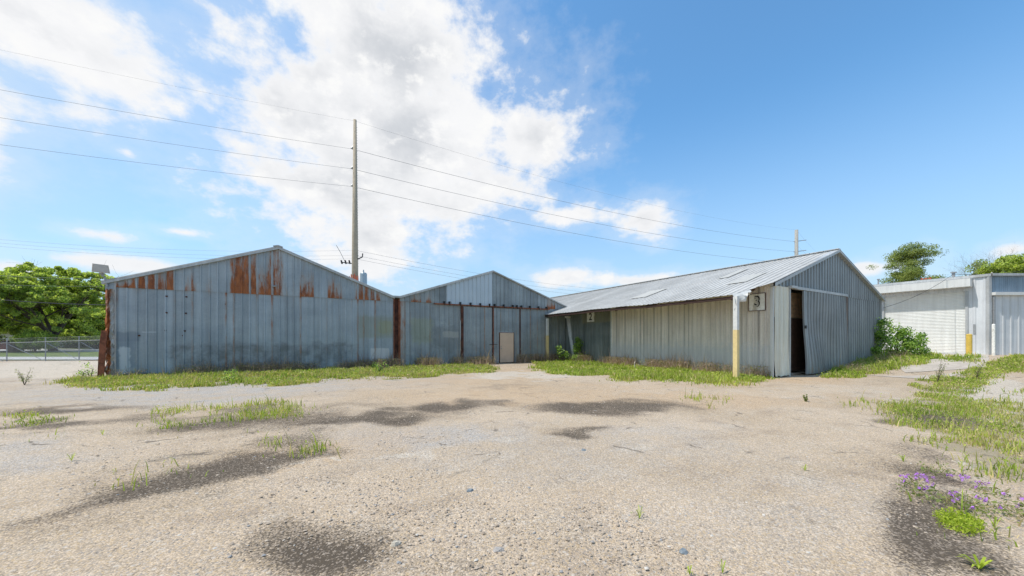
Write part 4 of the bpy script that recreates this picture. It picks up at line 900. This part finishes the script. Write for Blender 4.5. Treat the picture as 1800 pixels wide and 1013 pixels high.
for k in range(3): b = MB(); b.tube([fpt(-190, 1.62+k*.1), fpt(12, 1.62+k*.1), fpt(250, 1.62+k*.1)], .006, 3); b.build('barbed_wire', M['steel'], t)

# ------------------------------------------------------------------ poles and wires
PD = 36.
bx_, by_, _ = at(624, 596, PD)
t = thing('utility_pole', 'tall tapering concrete utility pole rising behind the rusty shed', 'utility pole', (bx_, by_, 0), 'power line poles')
ztop = zat(211, bx_, by_)
b = MB(); b.tube([(bx_, by_, 0), (bx_, by_, ztop*.5), (bx_, by_, ztop)], [.37, .28, .15], 14); b.build('pole_shaft', M['concrete'], t, True)
for k in range(60):
    z = 9+k*.27
    if z < ztop-.5: b = MB(); b.beam(Vector((bx_, by_, z)), Vector((bx_, by_, z))+WD*(.37-(.22)*z/ztop+.09), .02, .02); b.build('climbing_step', M['steel'], t)
LD = Vector((-.80, -.45, 0)).normalized()          # direction along the line, towards the near pole
att1 = [(0, 213), (-1, 262), (-1, 297), (-1, 328)]; A1 = []
for s, py_ in att1:
    p = Vector((bx_, by_, zat(py_, bx_, by_)))+WD*(-.32 if s else 0); A1.append(p)
    if s: b = MB(); b.tube([p+WD*.22+Vector((0, 0, .28)), p+Vector((0, 0, .05)), p-WD*.02], [.08, .13, .09], 8); b.build('insulator', M['steel'], t)
# distribution arm
pz = zat(458, bx_, by_); b = MB(); c = Vector((bx_, by_, pz)); b.tube([c, c+WD*.75+Vector((0, 0, .35)), c+WD*.78+Vector((0, 0, .7))], .055, 6); b.build('bracket', M['wire'], t)
b = MB(); c = Vector((bx_, by_, zat(464, bx_, by_))); b.tube([c, c-WD*1.3+Vector((0, 0, .15))], .05, 6)
for k in range(3): b.tube([c-WD*(.5+.4*k)+Vector((0, 0, .0)), c-WD*(.6+.4*k)+Vector((0, 0, .35))], .085, 6)
b.tube([c-WD*1.0+Vector((0, 0, .2)), c-WD*1.5+Vector((0, 0, 1.2)), c-WD*1.9+Vector((0, 0, 1.9))], .02, 4); b.build('cutout_arm', M['wire'], t)
b = MB(); c = Vector((bx_, by_, zat(488, bx_, by_)))-Vector((FW[0], FW[1], 0))*.45
for k in range(6): b.tube([c+WD*(-.35+.17*k)-Vector((0, 0, .4)), c+WD*(-.35+.17*k)+Vector((0, 0, .05+.25*hr(k)))], [.06, .04], 8)
b.build('red_fuse_holders', M['orange'], t)
c = Vector((bx_, by_, zat(490, bx_, by_)))+WD*.95-Vector((FW[0], FW[1], 0))*.2
b = MB(); b.tube([c-Vector((0, 0, .9)), c+Vector((0, 0, .45)), c+Vector((0, 0, .55))], [.33, .33, .25], 16); b.tube([c+Vector((0, 0, .5)), c+Vector((0, 0, .85))], [.07, .05], 8); b.build('transformer', M['lightblue'], t)
# second pole
P2D = 73.; bx2, by2, _ = at(1400, 596, P2D); t = thing('utility_pole', 'grey timber utility pole with short side arms behind the ridge of the porch shed', 'utility pole', (bx2, by2, 0), 'power line poles')
zt2 = zat(404.5, bx2, by2); b = MB(); b.tube([(bx2, by2, 0), (bx2, by2, zt2)], [.42, .30], 12); b.build('pole_shaft', M['greywood'], t, True)
A2 = [Vector((bx2, by2, zt2))]
for k, q in enumerate((424.5, 442.5, 462)):
    p = Vector((bx2, by2, zat(q, bx2, by2))); b = MB(); b.tube([p-WD*.6-Vector((0, 0, .03)), p], .05, 6); b.build('insulator', M['steel'], t); b = MB(); b.tube([p, p+WD*2.0+Vector((0, 0, .28))], .07, 6); b.build('side_arm', M['steel'], t); A2.append(p-WD*.6)
# near ends (behind the camera's left)
st = Vector((bx2-bx_, by2-by_, 0)); yl = [82, 158, 207, 254]
names = ['topmost thin static wire', 'highest of the three power conductors', 'middle power conductor', 'lowest of the three power conductors']
for i in range(4):
    p = A1[i]; q = p-st; q.z = p.z
    # find sag so the wire crosses x=0 of the photograph at yl[i]
    best = None
    for sg in np.linspace(0, 6, 121):
        for k in range(0, 60):
            f = k/100; w_ = p.lerp(q, f)-Vector((0, 0, 4*sg*f*(1-f))); a_, c_ = proj(w_.x, w_.y, w_.z)
            if a_ < 2: 
                er = abs(c_-yl[i]); best = (er, sg) if best is None or er < best[0] else best; break
    cable('power_line', p, q, best[1], .011 if i else .005, 'wirelight', names[i]+' from the concrete pole towards the upper left', 'power line', 60, 'overhead power lines')
    cable('power_line', A1[i], A2[i], (1.6, 1.3, 1.3, 1.3)[i], .017 if i else .007, 'wirelight', names[i]+' between the concrete pole and the timber pole', 'power line', 60, 'overhead power lines')
    q2 = A2[i]+Vector((70, 14, 2+.5*i)); cable('power_line', A2[i], q2, 2.0, .009, 'wirelight', names[i]+' beyond the timber pole at the right', 'power line', 40, 'overhead power lines')
for i, (z1_, yl_, yr_) in enumerate(((440, 418, 505), (449, 424, 512), (455, 430, 518))):
    p = Vector(at(624, z1_, PD)); lo = Vector(at(-60, yl_-2, 31)); ro = Vector(at(1060, yr_+4, 60))
    cable('distribution_line', p, lo, .55, .006, 'wirelight', ('top', 'middle', 'bottom')[i]+' low distribution wire from the pole to the left edge', 'power line', 40, 'low distribution wires')
    cable('distribution_line', p, ro, .5, .010, 'wirelight', ('top', 'middle', 'bottom')[i]+' low distribution wire running right behind the sheds', 'power line', 40, 'low distribution wires')
cable('telephone_cable', at(-40, 523.5, 30), at(196, 536.5, 30), .12, .035, 'wire', 'thick black cable crossing in front of the left tree', 'cable')
cable('telephone_cable', at(-40, 482, 31), at(196, 491, 31), .1, .012, 'wirelight', 'thin pale wire across the top of the left tree', 'cable')
cable('telephone_cable', at(-40, 499, 31), at(196, 503, 31), .1, .010, 'wirelight', 'thin pale wire across the middle of the left tree', 'cable')

# ------------------------------------------------------------------ trees
def leafcloud(centres, radii, per, size, aspect=.6, flat=1., tone=None):
    Vs, As = [], []
    for (c, r, n, tn) in zip(centres, radii, per, tone):
        d = rs.randn(n, 3); d /= np.linalg.norm(d, axis=1)[:, None]; rad = r*np.power(rs.rand(n), .45)[:, None]
        P = np.array(c)[None]+d*rad*np.array([1, 1, flat]); nrm = rs.randn(n, 3)+d*.6+np.array([0, 0, .5]); nrm /= np.linalg.norm(nrm, axis=1)[:, None]
        a = np.cross(nrm, rs.randn(n, 3)); a /= np.linalg.norm(a, axis=1)[:, None]; b = np.cross(nrm, a); s = size*rs.uniform(.6, 1.3, n)[:, None]
        V = np.stack([P-a*s, P+b*s*aspect, P+a*s, P-b*s*aspect], 1).reshape(-1, 3); Vs.append(V)
        A = np.stack([np.clip(rs.normal(tn, .22, n), 0, 1), (rs.rand(n) < .2)*1., np.clip(rs.normal(.5, .2, n), 0, 1)], -1); As.append(np.repeat(A, 4, 0))
    V = np.concatenate(Vs); A = np.concatenate(As); n = len(V)//4; return V, np.arange(n*4).reshape(-1, 4), A
def grow(mb, p, d, L, r, depth, tips, rn, spread=.55, up=.12, seg=4):
    pts = [p]; rad = [r]; q = Vector(p); dd = Vector(d)
    for i in range(seg):
        dd = (dd+Vector((rn.gauss(0, .10), rn.gauss(0, .10), rn.gauss(0, .06)+up*.3))).normalized(); q = q+dd*L/seg; pts.append(Vector(q)); rad.append(r*(1-.42*(i+1)/seg))
        if depth > 0 and i >= 1:
            for _ in range(rn.choice((1, 1, 2))):
                ax = Vector((rn.gauss(0, 1), rn.gauss(0, 1), rn.gauss(0, .5))).normalized(); nd = (dd*(1-spread)+ax*spread+Vector((0, 0, up))).normalized()
                grow(mb, Vector(q), nd, L*rn.uniform(.55, .78), rad[-1]*.6, depth-1, tips, rn, spread, up, seg)
    mb.tube(pts, rad, 6 if r > .05 else 4, cap=False)
    if depth <= 1: tips.append((tuple(q), depth))
def tree(name, lab, base, H, trunkh, r, spread, leaf, clr, n_per, lsize, seed, depth=3, flat=.75, group=None, fit=None, lean=(0, 0), limbs=5, shape=None):
    rn = random.Random(seed); t = thing(name, lab, 'tree', base, group); mb = MB(); tips = []; b = Vector(base)
    top = b+Vector((lean[0], lean[1], trunkh)); mb.tube([b-Vector((0, 0, .3)), b.lerp(top, .5)+Vector((rn.gauss(0, .15), rn.gauss(0, .15), 0)), top], [r*1.25, r, r*.85], 10)
    for k in range(limbs):
        a = 6.283*k/limbs+rn.uniform(-.4, .4); e = rn.uniform(.35, 1.25)
        grow(mb, top-Vector((0, 0, rn.uniform(0, trunkh*.25))), Vector((math.cos(a)*math.cos(e), math.sin(a)*math.cos(e), math.sin(e))), (H-trunkh)*rn.uniform(.42, .60), r*.55, depth, tips, rn, spread)
    if fit:                        # extra tips filling the crown ellipsoid
        cx, cy, cz, rx, rz, n = fit
        for _ in range(n):
            while True:
                v = Vector((rn.uniform(-1, 1), rn.uniform(-1, 1), rn.uniform(-1, 1)))
                if .35 < v.length < 1: break
            tips.append(((cx+v.x*rx, cy+v.y*rx, cz+v.z*rz), 0))
        tips[:] = [q for q in tips if ((q[0][0]-cx)/rx)**2+((q[0][1]-cy)/rx)**2+((q[0][2]-cz)/rz)**2 < 1.15]
    mb.build('trunk', M['bark'], t)
    ce = [q[0] for q in tips]; ra = [clr*rn.uniform(.6, 1.25) for _ in tips]; pe = [int(n_per*rn.uniform(.5, 1.3)) for _ in tips]
    z0 = min(c[2] for c in ce); z1 = max(c[2] for c in ce)
    tn = [rn.uniform(.15, .85) for c in ce]
    V, Fc, A = leafcloud(ce, ra, pe, lsize, tone=tn, flat=flat); V -= np.array(base); fastmesh('crown', V, Fc, A, M[leaf], t, 4); return t
def tl(px_, pyb, pyt, d): x, y, _ = at(px_, 596, d); return (x, y, 0.), zat(pyt, x, y)
b_, h_ = tl(95, 0, 462, 47); tree('broadleaf_tree', 'full leafy green tree standing just left of the rusty shed', b_, h_, 2.2, .38, .6, 'leafL', .56, 260, .12, 5, 3, fit=(b_[0], b_[1], 6.2, 7.2, 5.0, 105), group='trees beyond the fence')
b_, h_ = tl(-62, 0, 482, 44); tree('broadleaf_tree', 'leafy tree cut off by the left edge of the picture', b_, h_, 2.0, .33, .6, 'leafL', .8, 320, .12, 12, 3, fit=(b_[0], b_[1], 5.0, 5.6, 4.0, 80), group='trees beyond the fence')
b_, h_ = tl(165, 0, 515, 58); tree('broadleaf_tree', 'smaller green tree partly hidden behind the rusty shed corner', b_, h_, 1.6, .3, .6, 'leafL', .9, 260, .14, 21, 3, fit=(b_[0], b_[1], 4.6, 6, 3.6, 60), group='trees beyond the fence')
# hedge masses far behind
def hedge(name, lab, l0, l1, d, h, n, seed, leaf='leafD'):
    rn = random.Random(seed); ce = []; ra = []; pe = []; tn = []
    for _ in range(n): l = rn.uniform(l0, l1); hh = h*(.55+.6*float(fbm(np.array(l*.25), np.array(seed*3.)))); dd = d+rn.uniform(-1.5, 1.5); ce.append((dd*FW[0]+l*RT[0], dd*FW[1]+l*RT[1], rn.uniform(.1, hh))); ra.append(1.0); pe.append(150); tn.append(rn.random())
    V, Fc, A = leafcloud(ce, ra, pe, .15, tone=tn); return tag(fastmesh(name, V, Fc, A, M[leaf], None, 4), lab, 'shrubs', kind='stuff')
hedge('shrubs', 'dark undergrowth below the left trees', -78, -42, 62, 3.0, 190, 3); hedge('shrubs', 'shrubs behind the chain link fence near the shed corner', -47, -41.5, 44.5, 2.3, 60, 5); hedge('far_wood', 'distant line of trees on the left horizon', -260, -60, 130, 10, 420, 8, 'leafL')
# shrub beside the trunk
b_, h_ = tl(60, 0, 583, 44); tree('shrub', 'bright green shrub under the leafy tree behind the fence', b_, 2.6, .5, .08, .6, 'leafL', .5, 200, .09, 31, 2, fit=(b_[0], b_[1], 1.4, 1.6, 1.2, 26))
# pine, right trees
def pine(px_, d, pyt, seed):
    rn = random.Random(seed); base, H = tl(px_, 0, pyt, d); t = thing('pine_tree', 'tall flat topped pine standing behind the white warehouse', 'tree', base); mb = MB(); b = Vector(base)
    mb.tube([b, b+Vector((.2, 0, H*.5)), b+Vector((-.1, 0, H*.93))], [.34, .26, .08], 8); ce = []; ra = []; pe = []; tn = []
    for k in range(30):
        f = rn.uniform(.52, .97); z = H*f; a = rn.uniform(0, 6.283); L = rn.uniform(1.6, 5.3)*(1.02-max(0, f-.66)*1.9)*(.75 if f > .86 else 1)
        p0 = b+Vector((0, 0, z-L*.12)); d_ = Vector((math.cos(a), math.sin(a), rn.uniform(.0, .25))); pts = [p0+d_*L*s+Vector((rn.gauss(0, .15), rn.gauss(0, .15), .12*L*s*s)) for s in (0, .35, .7, 1)]
        mb.tube(pts, [.09, .07, .05, .03], 5, cap=False)
        for s in (.5, .75, 1.0):
            q = pts[0].lerp(pts[3], s); 
            if math.hypot(q.x-b.x, q.y-b.y) > 5.2: continue
            for _ in range(2): ce.append(tuple(q+Vector((rn.gauss(0, .55), rn.gauss(0, .55), rn.uniform(.0, .5))))); ra.append(rn.uniform(.8, 1.4)); pe.append(int(150*rn.uniform(.6, 1.3))); tn.append(rn.uniform(.1, .9))
    mb.build('trunk', M['bark'], t); V, Fc, A = leafcloud(ce, ra, pe, .15, .30, .62, tn); V -= np.array(base); fastmesh('crown', V, Fc, A, M['leafP'], t, 4)
pine(1603, 62, 431, 4)
for i, (p_, d, top_, lab) in enumerate(((1790, 60, 449, 'rounded green tree above the warehouse roof at the right edge'), (1722, 66, 462, 'low green crown showing over the warehouse roof beside the bare tree'), (1905, 58, 440, 'green tree beyond the right edge of the picture'))):
    b_, h_ = tl(p_, 0, top_, d); tree('broadleaf_tree', lab, b_, h_, 4, .3, .6, 'leafL', 1.0, 240, .17, 40+i, 2, fit=(b_[0], b_[1], h_-3.6, (4.6, 2.6, 6)[i], 3.6, (90, 40, 90)[i]), group='trees behind the warehouse')
b_, h_ = tl(1737, 0, 441, 64); t = thing('bare_tree', 'leafless tree with fine twigs above the warehouse roof', 'tree', b_); mb = MB(); tp = []
for k in range(9):
    a = k*.7; grow(mb, Vector(b_)+Vector((0, 0, h_*.55)), Vector((math.cos(a)*.6, math.sin(a)*.6, .8)).normalized(), h_*.24, .06, 3, tp, random.Random(60+k), .5, .12)
mb.tube([Vector(b_), Vector(b_)+Vector((0, 0, h_*.6))], [.3, .15], 8); mb.build('trunk', plain('grey_bark', (.23, .20, .18), .9), t)

# ------------------------------------------------------------------ bushes and small plants
def bush(name, lab, base, blobs, n_per, lsize, leaf, seed, stems=9, cat='bush'):
    rn = random.Random(seed); t = thing(name, lab, cat, base); mb = MB(); ce = []; ra = []; pe = []; tn = []
    for (dx, dy, dz, r, k) in blobs:
        for _ in range(k):
            v = Vector((rn.gauss(0, .45), rn.gauss(0, .45), rn.gauss(0, .45)))*r; c = Vector(base)+Vector((dx, dy, dz))+v
            if c.z < base[2]+.05: c.z = base[2]+.08
            ce.append(tuple(c)); ra.append(rn.uniform(.14, .28)); pe.append(int(n_per*rn.uniform(.6, 1.3))); tn.append(rn.uniform(.1, .9))
    for k in range(stems):
        c = Vector(rn.choice(ce)); mb.tube([Vector(base)+Vector((rn.gauss(0, .08), rn.gauss(0, .08), -.05)), Vector(base).lerp(c, .5)+Vector((rn.gauss(0, .08), rn.gauss(0, .08), .1)), c], [.018, .012, .005], 5)
    mb.build('stem', M['bark'], t); V, Fc, A = leafcloud(ce, ra, pe, lsize, .62, 1., tn); V -= np.array(base); fastmesh('foliage', V, Fc, A, M[leaf], t, 4); return t
x, y, z = (*[20.9*c for c in ray(1580)], 0); z = float(terr(x, y))
W3 = lambda l, f_=0.: (l*RT[0]+f_*FW[0], l*RT[1]+f_*FW[1])
bush('bush', 'large leafy bush growing between the porch shed and the roller door', (x, y, z), [(*W3(-.9), 1.25, .55, 34), (*W3(-1.25, -.2), .6, .55, 26), (*W3(-.75, .2), 2.0, .34, 16), (*W3(.35), 1.1, .66, 44), (*W3(.95), .75, .55, 30), (*W3(-.1), .45, .6, 24), (*W3(.15), 1.45, .35, 14), (*W3(1.3), .4, .35, 10)], 34, .055, 'leafB', 3, 16)
x, y, _ = at(1015, 596, 25.3)
bush('climbing_vine', 'green vine climbing beside the leaning white pipe', (x, y, 0), [(*W3(.0), .35, .32, 14), (*W3(.02), .8, .22, 12), (*W3(.03), 1.2, .2, 10), (*W3(.0), 1.55, .17, 8), (*W3(.1), .15, .4, 8)], 40, .05, 'leafB', 7, 6, 'vine')
x, y, _ = at(988, 596, 25.6); bush('sapling', 'small broad leaved sapling left of the leaning white pipe', (x, y, 0), [(*W3(-.25), .95, .2, 7), (*W3(0), .6, .25, 8), (*W3(.3), .5, .2, 6)], 26, .06, 'leafB', 8, 5, 'plant')
x, y, _ = at(1030, 596, 25.0); bush('weed', 'low light green weed right of the leaning white pipe', (x, y, 0), [(0, 0, .3, .25, 9), (*W3(.2), .5, .15, 4)], 24, .05, 'leafB', 9, 4, 'plant')
for i, (p_, q_, s, lab) in enumerate(((405, 672, .34, 'bright green weed clump before the middle of the rusty shed'), (667, 657, .34, 'round green weed clump left of the rusty drain channel'), (152, 661, .30, 'yellow green weed clump left of the torn shed corner'))):
    x, y, z = gp(p_, q_); bush('weed_clump', lab, (x, y, z), [(0, 0, s*.55, s, 9)], 26, .035, 'leafB', 50+i, 4, 'weed')
def stalk(name, lab, p_, q_, h, seed, leaf='ver', spread=.5, n=26):
    rn = random.Random(seed); x, y, z = gp(p_, q_); t = thing(name, lab, 'weed', (x, y, z)); mb = MB(); ce = []; 
    for k in range(5):
        a = rn.uniform(0, 6.283); q = Vector((x+math.cos(a)*h*spread*.5, y+math.sin(a)*h*spread*.5, z+h*rn.uniform(.5, 1))); mb.tube([Vector((x, y, z-.02)), Vector((x, y, z)).lerp(q, .5)+Vector((0, 0, h*.1)), q], [.008, .006, .003], 4)
        for s in (.35, .55, .75, 1.): c = Vector((x, y, z)).lerp(q, s); ce.append(tuple(c))
    mb.build('stem', M['bark'], t); V, Fc, A = leafcloud(ce, [h*.11]*len(ce), [n//2]*len(ce), .022, .4, 1., [rn.random() for _ in ce]); V -= np.array((x, y, z)); fastmesh('foliage', V, Fc, A, M[leaf], t, 4)
stalk('tall_weed', 'lone scraggly weed on the pale gravel left of the shed', 43, 677, .62, 1); stalk('tall_weed', 'dark upright weed at the edge of the concrete path', 1648, 672, .85, 2)
stalk('tall_weed', 'small reddish weed in the gravel in front of the number 3 post', 1417, 707, .2, 3); stalk('tall_weed', 'tall sparse weed by the grass at the far right path', 1716, 662, .6, 5)
# rosettes and grass tufts standing alone
def tuft(name, lab, p_, q_, n, L, w, seed, m='grass', lift=.7):
    rn = random.Random(seed); x, y, z = gp(p_, q_); b = MB()
    for k in range(n):
        a = 6.283*k/n+rn.uniform(-.4, .4); e = rn.uniform(lift*.5, lift*1.3); l = L*rn.uniform(.6, 1.1); d = Vector((math.cos(a)*math.cos(e), math.sin(a)*math.cos(e), math.sin(e))); s = Vector((-math.sin(a), math.cos(a), 0))*w
        p = Vector((x, y, z)); vs = [p-s*.5, p+s*.5]; 
        for f, ww in ((.35, 1.), (.7, .8)): c = p+d*l*f; vs += [c-s*ww+Vector((0, 0, .02)), c+s*ww+Vector((0, 0, .02))]
        vs.append(p+d*l+Vector((0, 0, -l*.12))); t_ = (rn.random(), 0., rn.uniform(.4, .9)); b.add(vs, [(0, 1, 3, 2), (2, 3, 5, 4), (4, 5, 6)], t_)
    return tag(b.build(name, M[m]), lab, 'plant')
tuft('rosette_weed', 'pale green rosette weed in the bottom right corner', 1722, 1001, 11, .12, .009, 1, 'mat')
for i, (p_, q_, lab) in enumerate(((1270, 1008, 'thin grass shoot at the bottom edge right of centre'), (1212, 1010, 'stubby grass shoot at the bottom edge'), (1124, 912, 'single grass shoot on the gravel below centre'), (1415, 828, 'small leafy shoot on the gravel below the number 3 sign'),
                                   (126, 810, 'yellow green tuft on the far left gravel'), (180, 765, 'tiny sprout left of the grassy dark patch'), (1588, 812, 'small upright shoot at the right gravel edge'), (1690, 905, 'tall thin blade standing above the bright green moss'), (1748, 930, 'leafy blade right of the bright green moss'))):
    tuft('grass_tuft', lab, p_, q_, 7 if i not in (0, 7) else 4, (.11, .06, .14, .10, .14, .11, .14, .26, .16)[i], .004, 10+i, 'grass', 1.15)
# bright moss cushion and purple flowers
def scatter_leaves(zone, dens, h, size, m, lab, nm_, cat):
    x, y, z = sample_zone(zone, dens, .12 if dens > 9000 else .3); n = len(x); hh = h*rs.rand(n); r = size*rs.uniform(.6, 1.3, n)[:, None]; c = np.stack([x, y, z+hh], -1); d = rs.randn(n, 3)*r; e = rs.randn(n, 3)*r*.6
    V = np.stack([c-d, c+e, c+d, c-e], 1).reshape(-1, 3); a = np.stack([rs.rand(n), (rs.rand(n) < .35)*1., rs.uniform(.3, .8, n)], -1); return tag(fastmesh(nm_, V, np.arange(n*4).reshape(-1, 4), np.repeat(a, 4, 0), M[m], None, 4), lab, cat, kind='stuff')
scatter_leaves([(1648,905),(1690,902),(1735,922),(1738,940),(1705,946),(1665,925)], 16000, .06, .008, 'mat', 'bright yellow green moss cushion in the lower right corner', 'moss', 'moss')
scatter_leaves([(1575,838),(1640,828),(1740,845),(1850,890),(1850,930),(1760,915),(1700,898),(1620,880)], 5200, .09, .009, 'ver', 'creeping grey green verbena mat at the lower right', 'ground_cover', 'ground cover')
FLP = [(1582,848),(1588,857),(1593,850),(1612,845),(1617,850),(1622,847),(1628,850),(1642,851),(1616,871),(1630,858),(1632,868),(1626,872),(1665,846),(1672,848),(1688,849),(1692,853),(1697,851),(1670,878),(1674,884),(1676,894),(1684,890),(1681,878),(1718,861),(1728,862),(1715,868),(1716,887),(1722,890),(1732,894),(1765,880),(1758,906),(1796,890),(1708,907),(1735,862),(1704,850),(1595,846),(1610,852),(1640,864),(1805,880),(1790,902)]
P_ = []; 
for (a, b) in FLP:
    for k in range(15):
        x, y, z = gp(a+rnd.gauss(0, 2.0), b+rnd.gauss(0, 1.0)); P_.append((x, y, z+.075+rnd.gauss(0, .008)))
P_ = np.array(P_); n = len(P_); d = rs.randn(n, 3)*.0055; e = rs.randn(n, 3)*.0055; V = np.stack([P_-d, P_+e, P_+d, P_-e], 1).reshape(-1, 3)
A = np.repeat(np.stack([rs.rand(n), np.zeros(n), rs.uniform(.4, 1, n)], -1), 4, 0); tag(fastmesh('flowers', V, np.arange(n*4).reshape(-1, 4), A, M['petal'], None, 4), 'small purple verbena flowers over the creeping mat', 'flowers', kind='stuff')

# ------------------------------------------------------------------ single rocks and litter
def rock(name, lab, p_, q_, s, m, seed, cat='rock', flat=.5):
    rn = random.Random(seed); x, y, z = gp(p_, q_); b = MB(); vs = []; n = 7
    for j, (rr_, zz) in enumerate(((1, 0), (.95, .3), (.6, .62))):
        for k in range(n): a = 6.283*k/n; q = rr_*rn.uniform(.75, 1.15); vs.append((x+math.cos(a)*q*s, y+math.sin(a)*q*s*.75, z-.01+zz*s*flat*2*rn.uniform(.8, 1.2)))
    fs = [(j*n+k, j*n+(k+1) % n, (j+1)*n+(k+1) % n, (j+1)*n+k) for j in range(2) for k in range(n)]+[tuple(2*n+k for k in range(n))]; b.add(vs, fs)
    return tag(b.build(name, M[m]), lab, cat)
M['paleRock'] = plain('pale_rock', (.52, .46, .37), .9, 0, .1, 20); M['blueRock'] = plain('blue_grey_rock', (.20, .23, .25), .9, 0, .15, 20)
rock('rock', 'blue grey stone lying alone in the middle of the gravel', 826, 863, .05, 'blueRock', 1); rock('rock', 'pale tan stone on the gravel left of centre', 695, 956, .045, 'paleRock', 2)
rock('rock', 'dark stone on the gravel at the lower right of centre', 1201, 970, .04, 'blueRock', 3); rock('rock', 'flat grey stone far right of the middle gravel', 1026, 792, .05, 'blueRock', 4)
rock('rock', 'white flat stone in the lower right corner above the rosette', 1736, 984, .05, 'paleRock', 5, flat=.2); rock('rock', 'flat grey rock on gravel near lower centre', 876, 966, .05, 'stone', 6, flat=.3)
rock('litter', 'white crumpled litter in the grass under the overhang', 976, 655, .07, 'paleRock', 8, 'litter'); rock('litter', 'pale scrap in the grass by the beige wall', 1181, 655, .08, 'paleRock', 9, 'litter')
x, y, z = gp(1140, 665); b = MB(); b.beam((x-.35, y, z+.03), (x+.35, y-.05, z+.04), .12, .04); tag(b.build('plank', M['wood']), 'short dark board lying at the grass edge by the beige wall', 'board')
x, y, z = gp(1116, 650); b = MB(); b.tube([(x, y, z), (x-.03, y, z+.35), (x+.03, y, z+.45), (x-.08, y, z+.68)], [.03, .025, .02, .012], 6); tag(b.build('bleached_branch', M['paleRock']), 'bleached stick standing in the weeds by the beige wall', 'stick')

# ------------------------------------------------------------------ house and car behind the left trees
def lr(l, d, z): return (d*FW[0]+l*RT[0], d*FW[1]+l*RT[1], z)
t = thing('brick_house', 'low pinkish brick house half hidden behind the left trees', 'house', lr(-92, 72, 0))
def lbox(name, l0, l1, d0, d1, z0, z1, m, par):
    b = MB(); b.add([lr(l, d, z) for l in (l0, l1) for d in (d0, d1) for z in (z0, z1)], [(0,1,3,2),(4,6,7,5),(0,4,5,1),(2,3,7,6),(0,2,6,4),(1,5,7,3)]); return b.build(name, M[m], par)
wl = lbox('wall', -108, -88, 68, 76, 0, 2.9, 'cladpale', t)
b = MB(); b.add([lr(-109, 67.2, 2.8), lr(-87, 67.2, 2.8), lr(-87, 72, 4.3), lr(-109, 72, 4.3), lr(-109, 77, 2.8), lr(-87, 77, 2.8)], [(0, 1, 2, 3), (3, 2, 5, 4)]); b.build('roof', M['houseroof'], t)
for l in (-105, -99, -93): lbox('window', l, l+1.6, 67.9, 67.99, 1.0, 2.2, 'black', t)
lbox('brick_base', -108.05, -87.95, 67.93, 67.99, 0, .9, 'brick', t)
# car
cx_, cd_ = -63.5, 45.5
t = thing('parked_car', 'red car parked beyond the fence at the left edge of the picture', 'car', lr(cx_, cd_, 0))
M['carpaint'] = plain('red_car_paint', (.30, .012, .015), .25, 0, .03, 2, .0); M['glass'] = plain('dark_glass', (.03, .035, .04), .08, 0, .02, 2, .0); M['tyre'] = plain('tyre', (.02, .02, .02), .8)
prof = [(-2.2, .35), (-2.25, .75), (-1.7, .95), (-1.15, 1.0), (-.55, 1.42), (.75, 1.45), (1.35, 1.05), (2.1, .95), (2.2, .6), (2.15, .32)]
b = MB(); n = len(prof); vs = [lr(cx_+a, cd_+s*(.85-(.12 if z > 1.1 else 0)), z) for s in (-1, 1) for a, z in prof]; b.add(vs, [tuple(range(n))[::-1], tuple(range(n, 2*n))]+[(k, (k+1) % n, n+(k+1) % n, n+k) for k in range(n)]); b.build('body', M['carpaint'], t)
b = MB(); b.add([lr(cx_+a, cd_-.80, z) for a, z in ((-1.0, 1.02), (-.5, 1.36), (.7, 1.38), (1.15, 1.05))], [(0, 1, 2, 3)]); b.add([lr(cx_+a, cd_-.87+.01, z) for a, z in ((-1.05, .98), (1.2, .98), (1.15, 1.03), (-1.0, 1.03))], [(0, 1, 2, 3)]); b.build('window', M['glass'], t)
for a in (-1.4, 1.35):
    p = Vector(lr(cx_+a, cd_-.9, .33)); q = Vector(lr(cx_+a, cd_-.68, .33)); b = MB(); b.tube([p, q], .33, 16); w_ = b.build('wheel', M['tyre'], t); b = MB(); b.tube([p-(q-p)*.03, p+(q-p)*.1], .2, 12); b.build('rim', M['steel'], w_)
# dark post / bin next to the car
t = thing('stump', 'dark trunk like stump on the lawn beside the red car', 'stump', at(22, 612, 43)); x, y, _ = at(22, 596, 43)
b = MB(); b.tube([(x, y, 0), (x, y, .9), (x, y, 1.25)], [.42, .36, .38], 10); b.build('trunk', M['wood'], t)
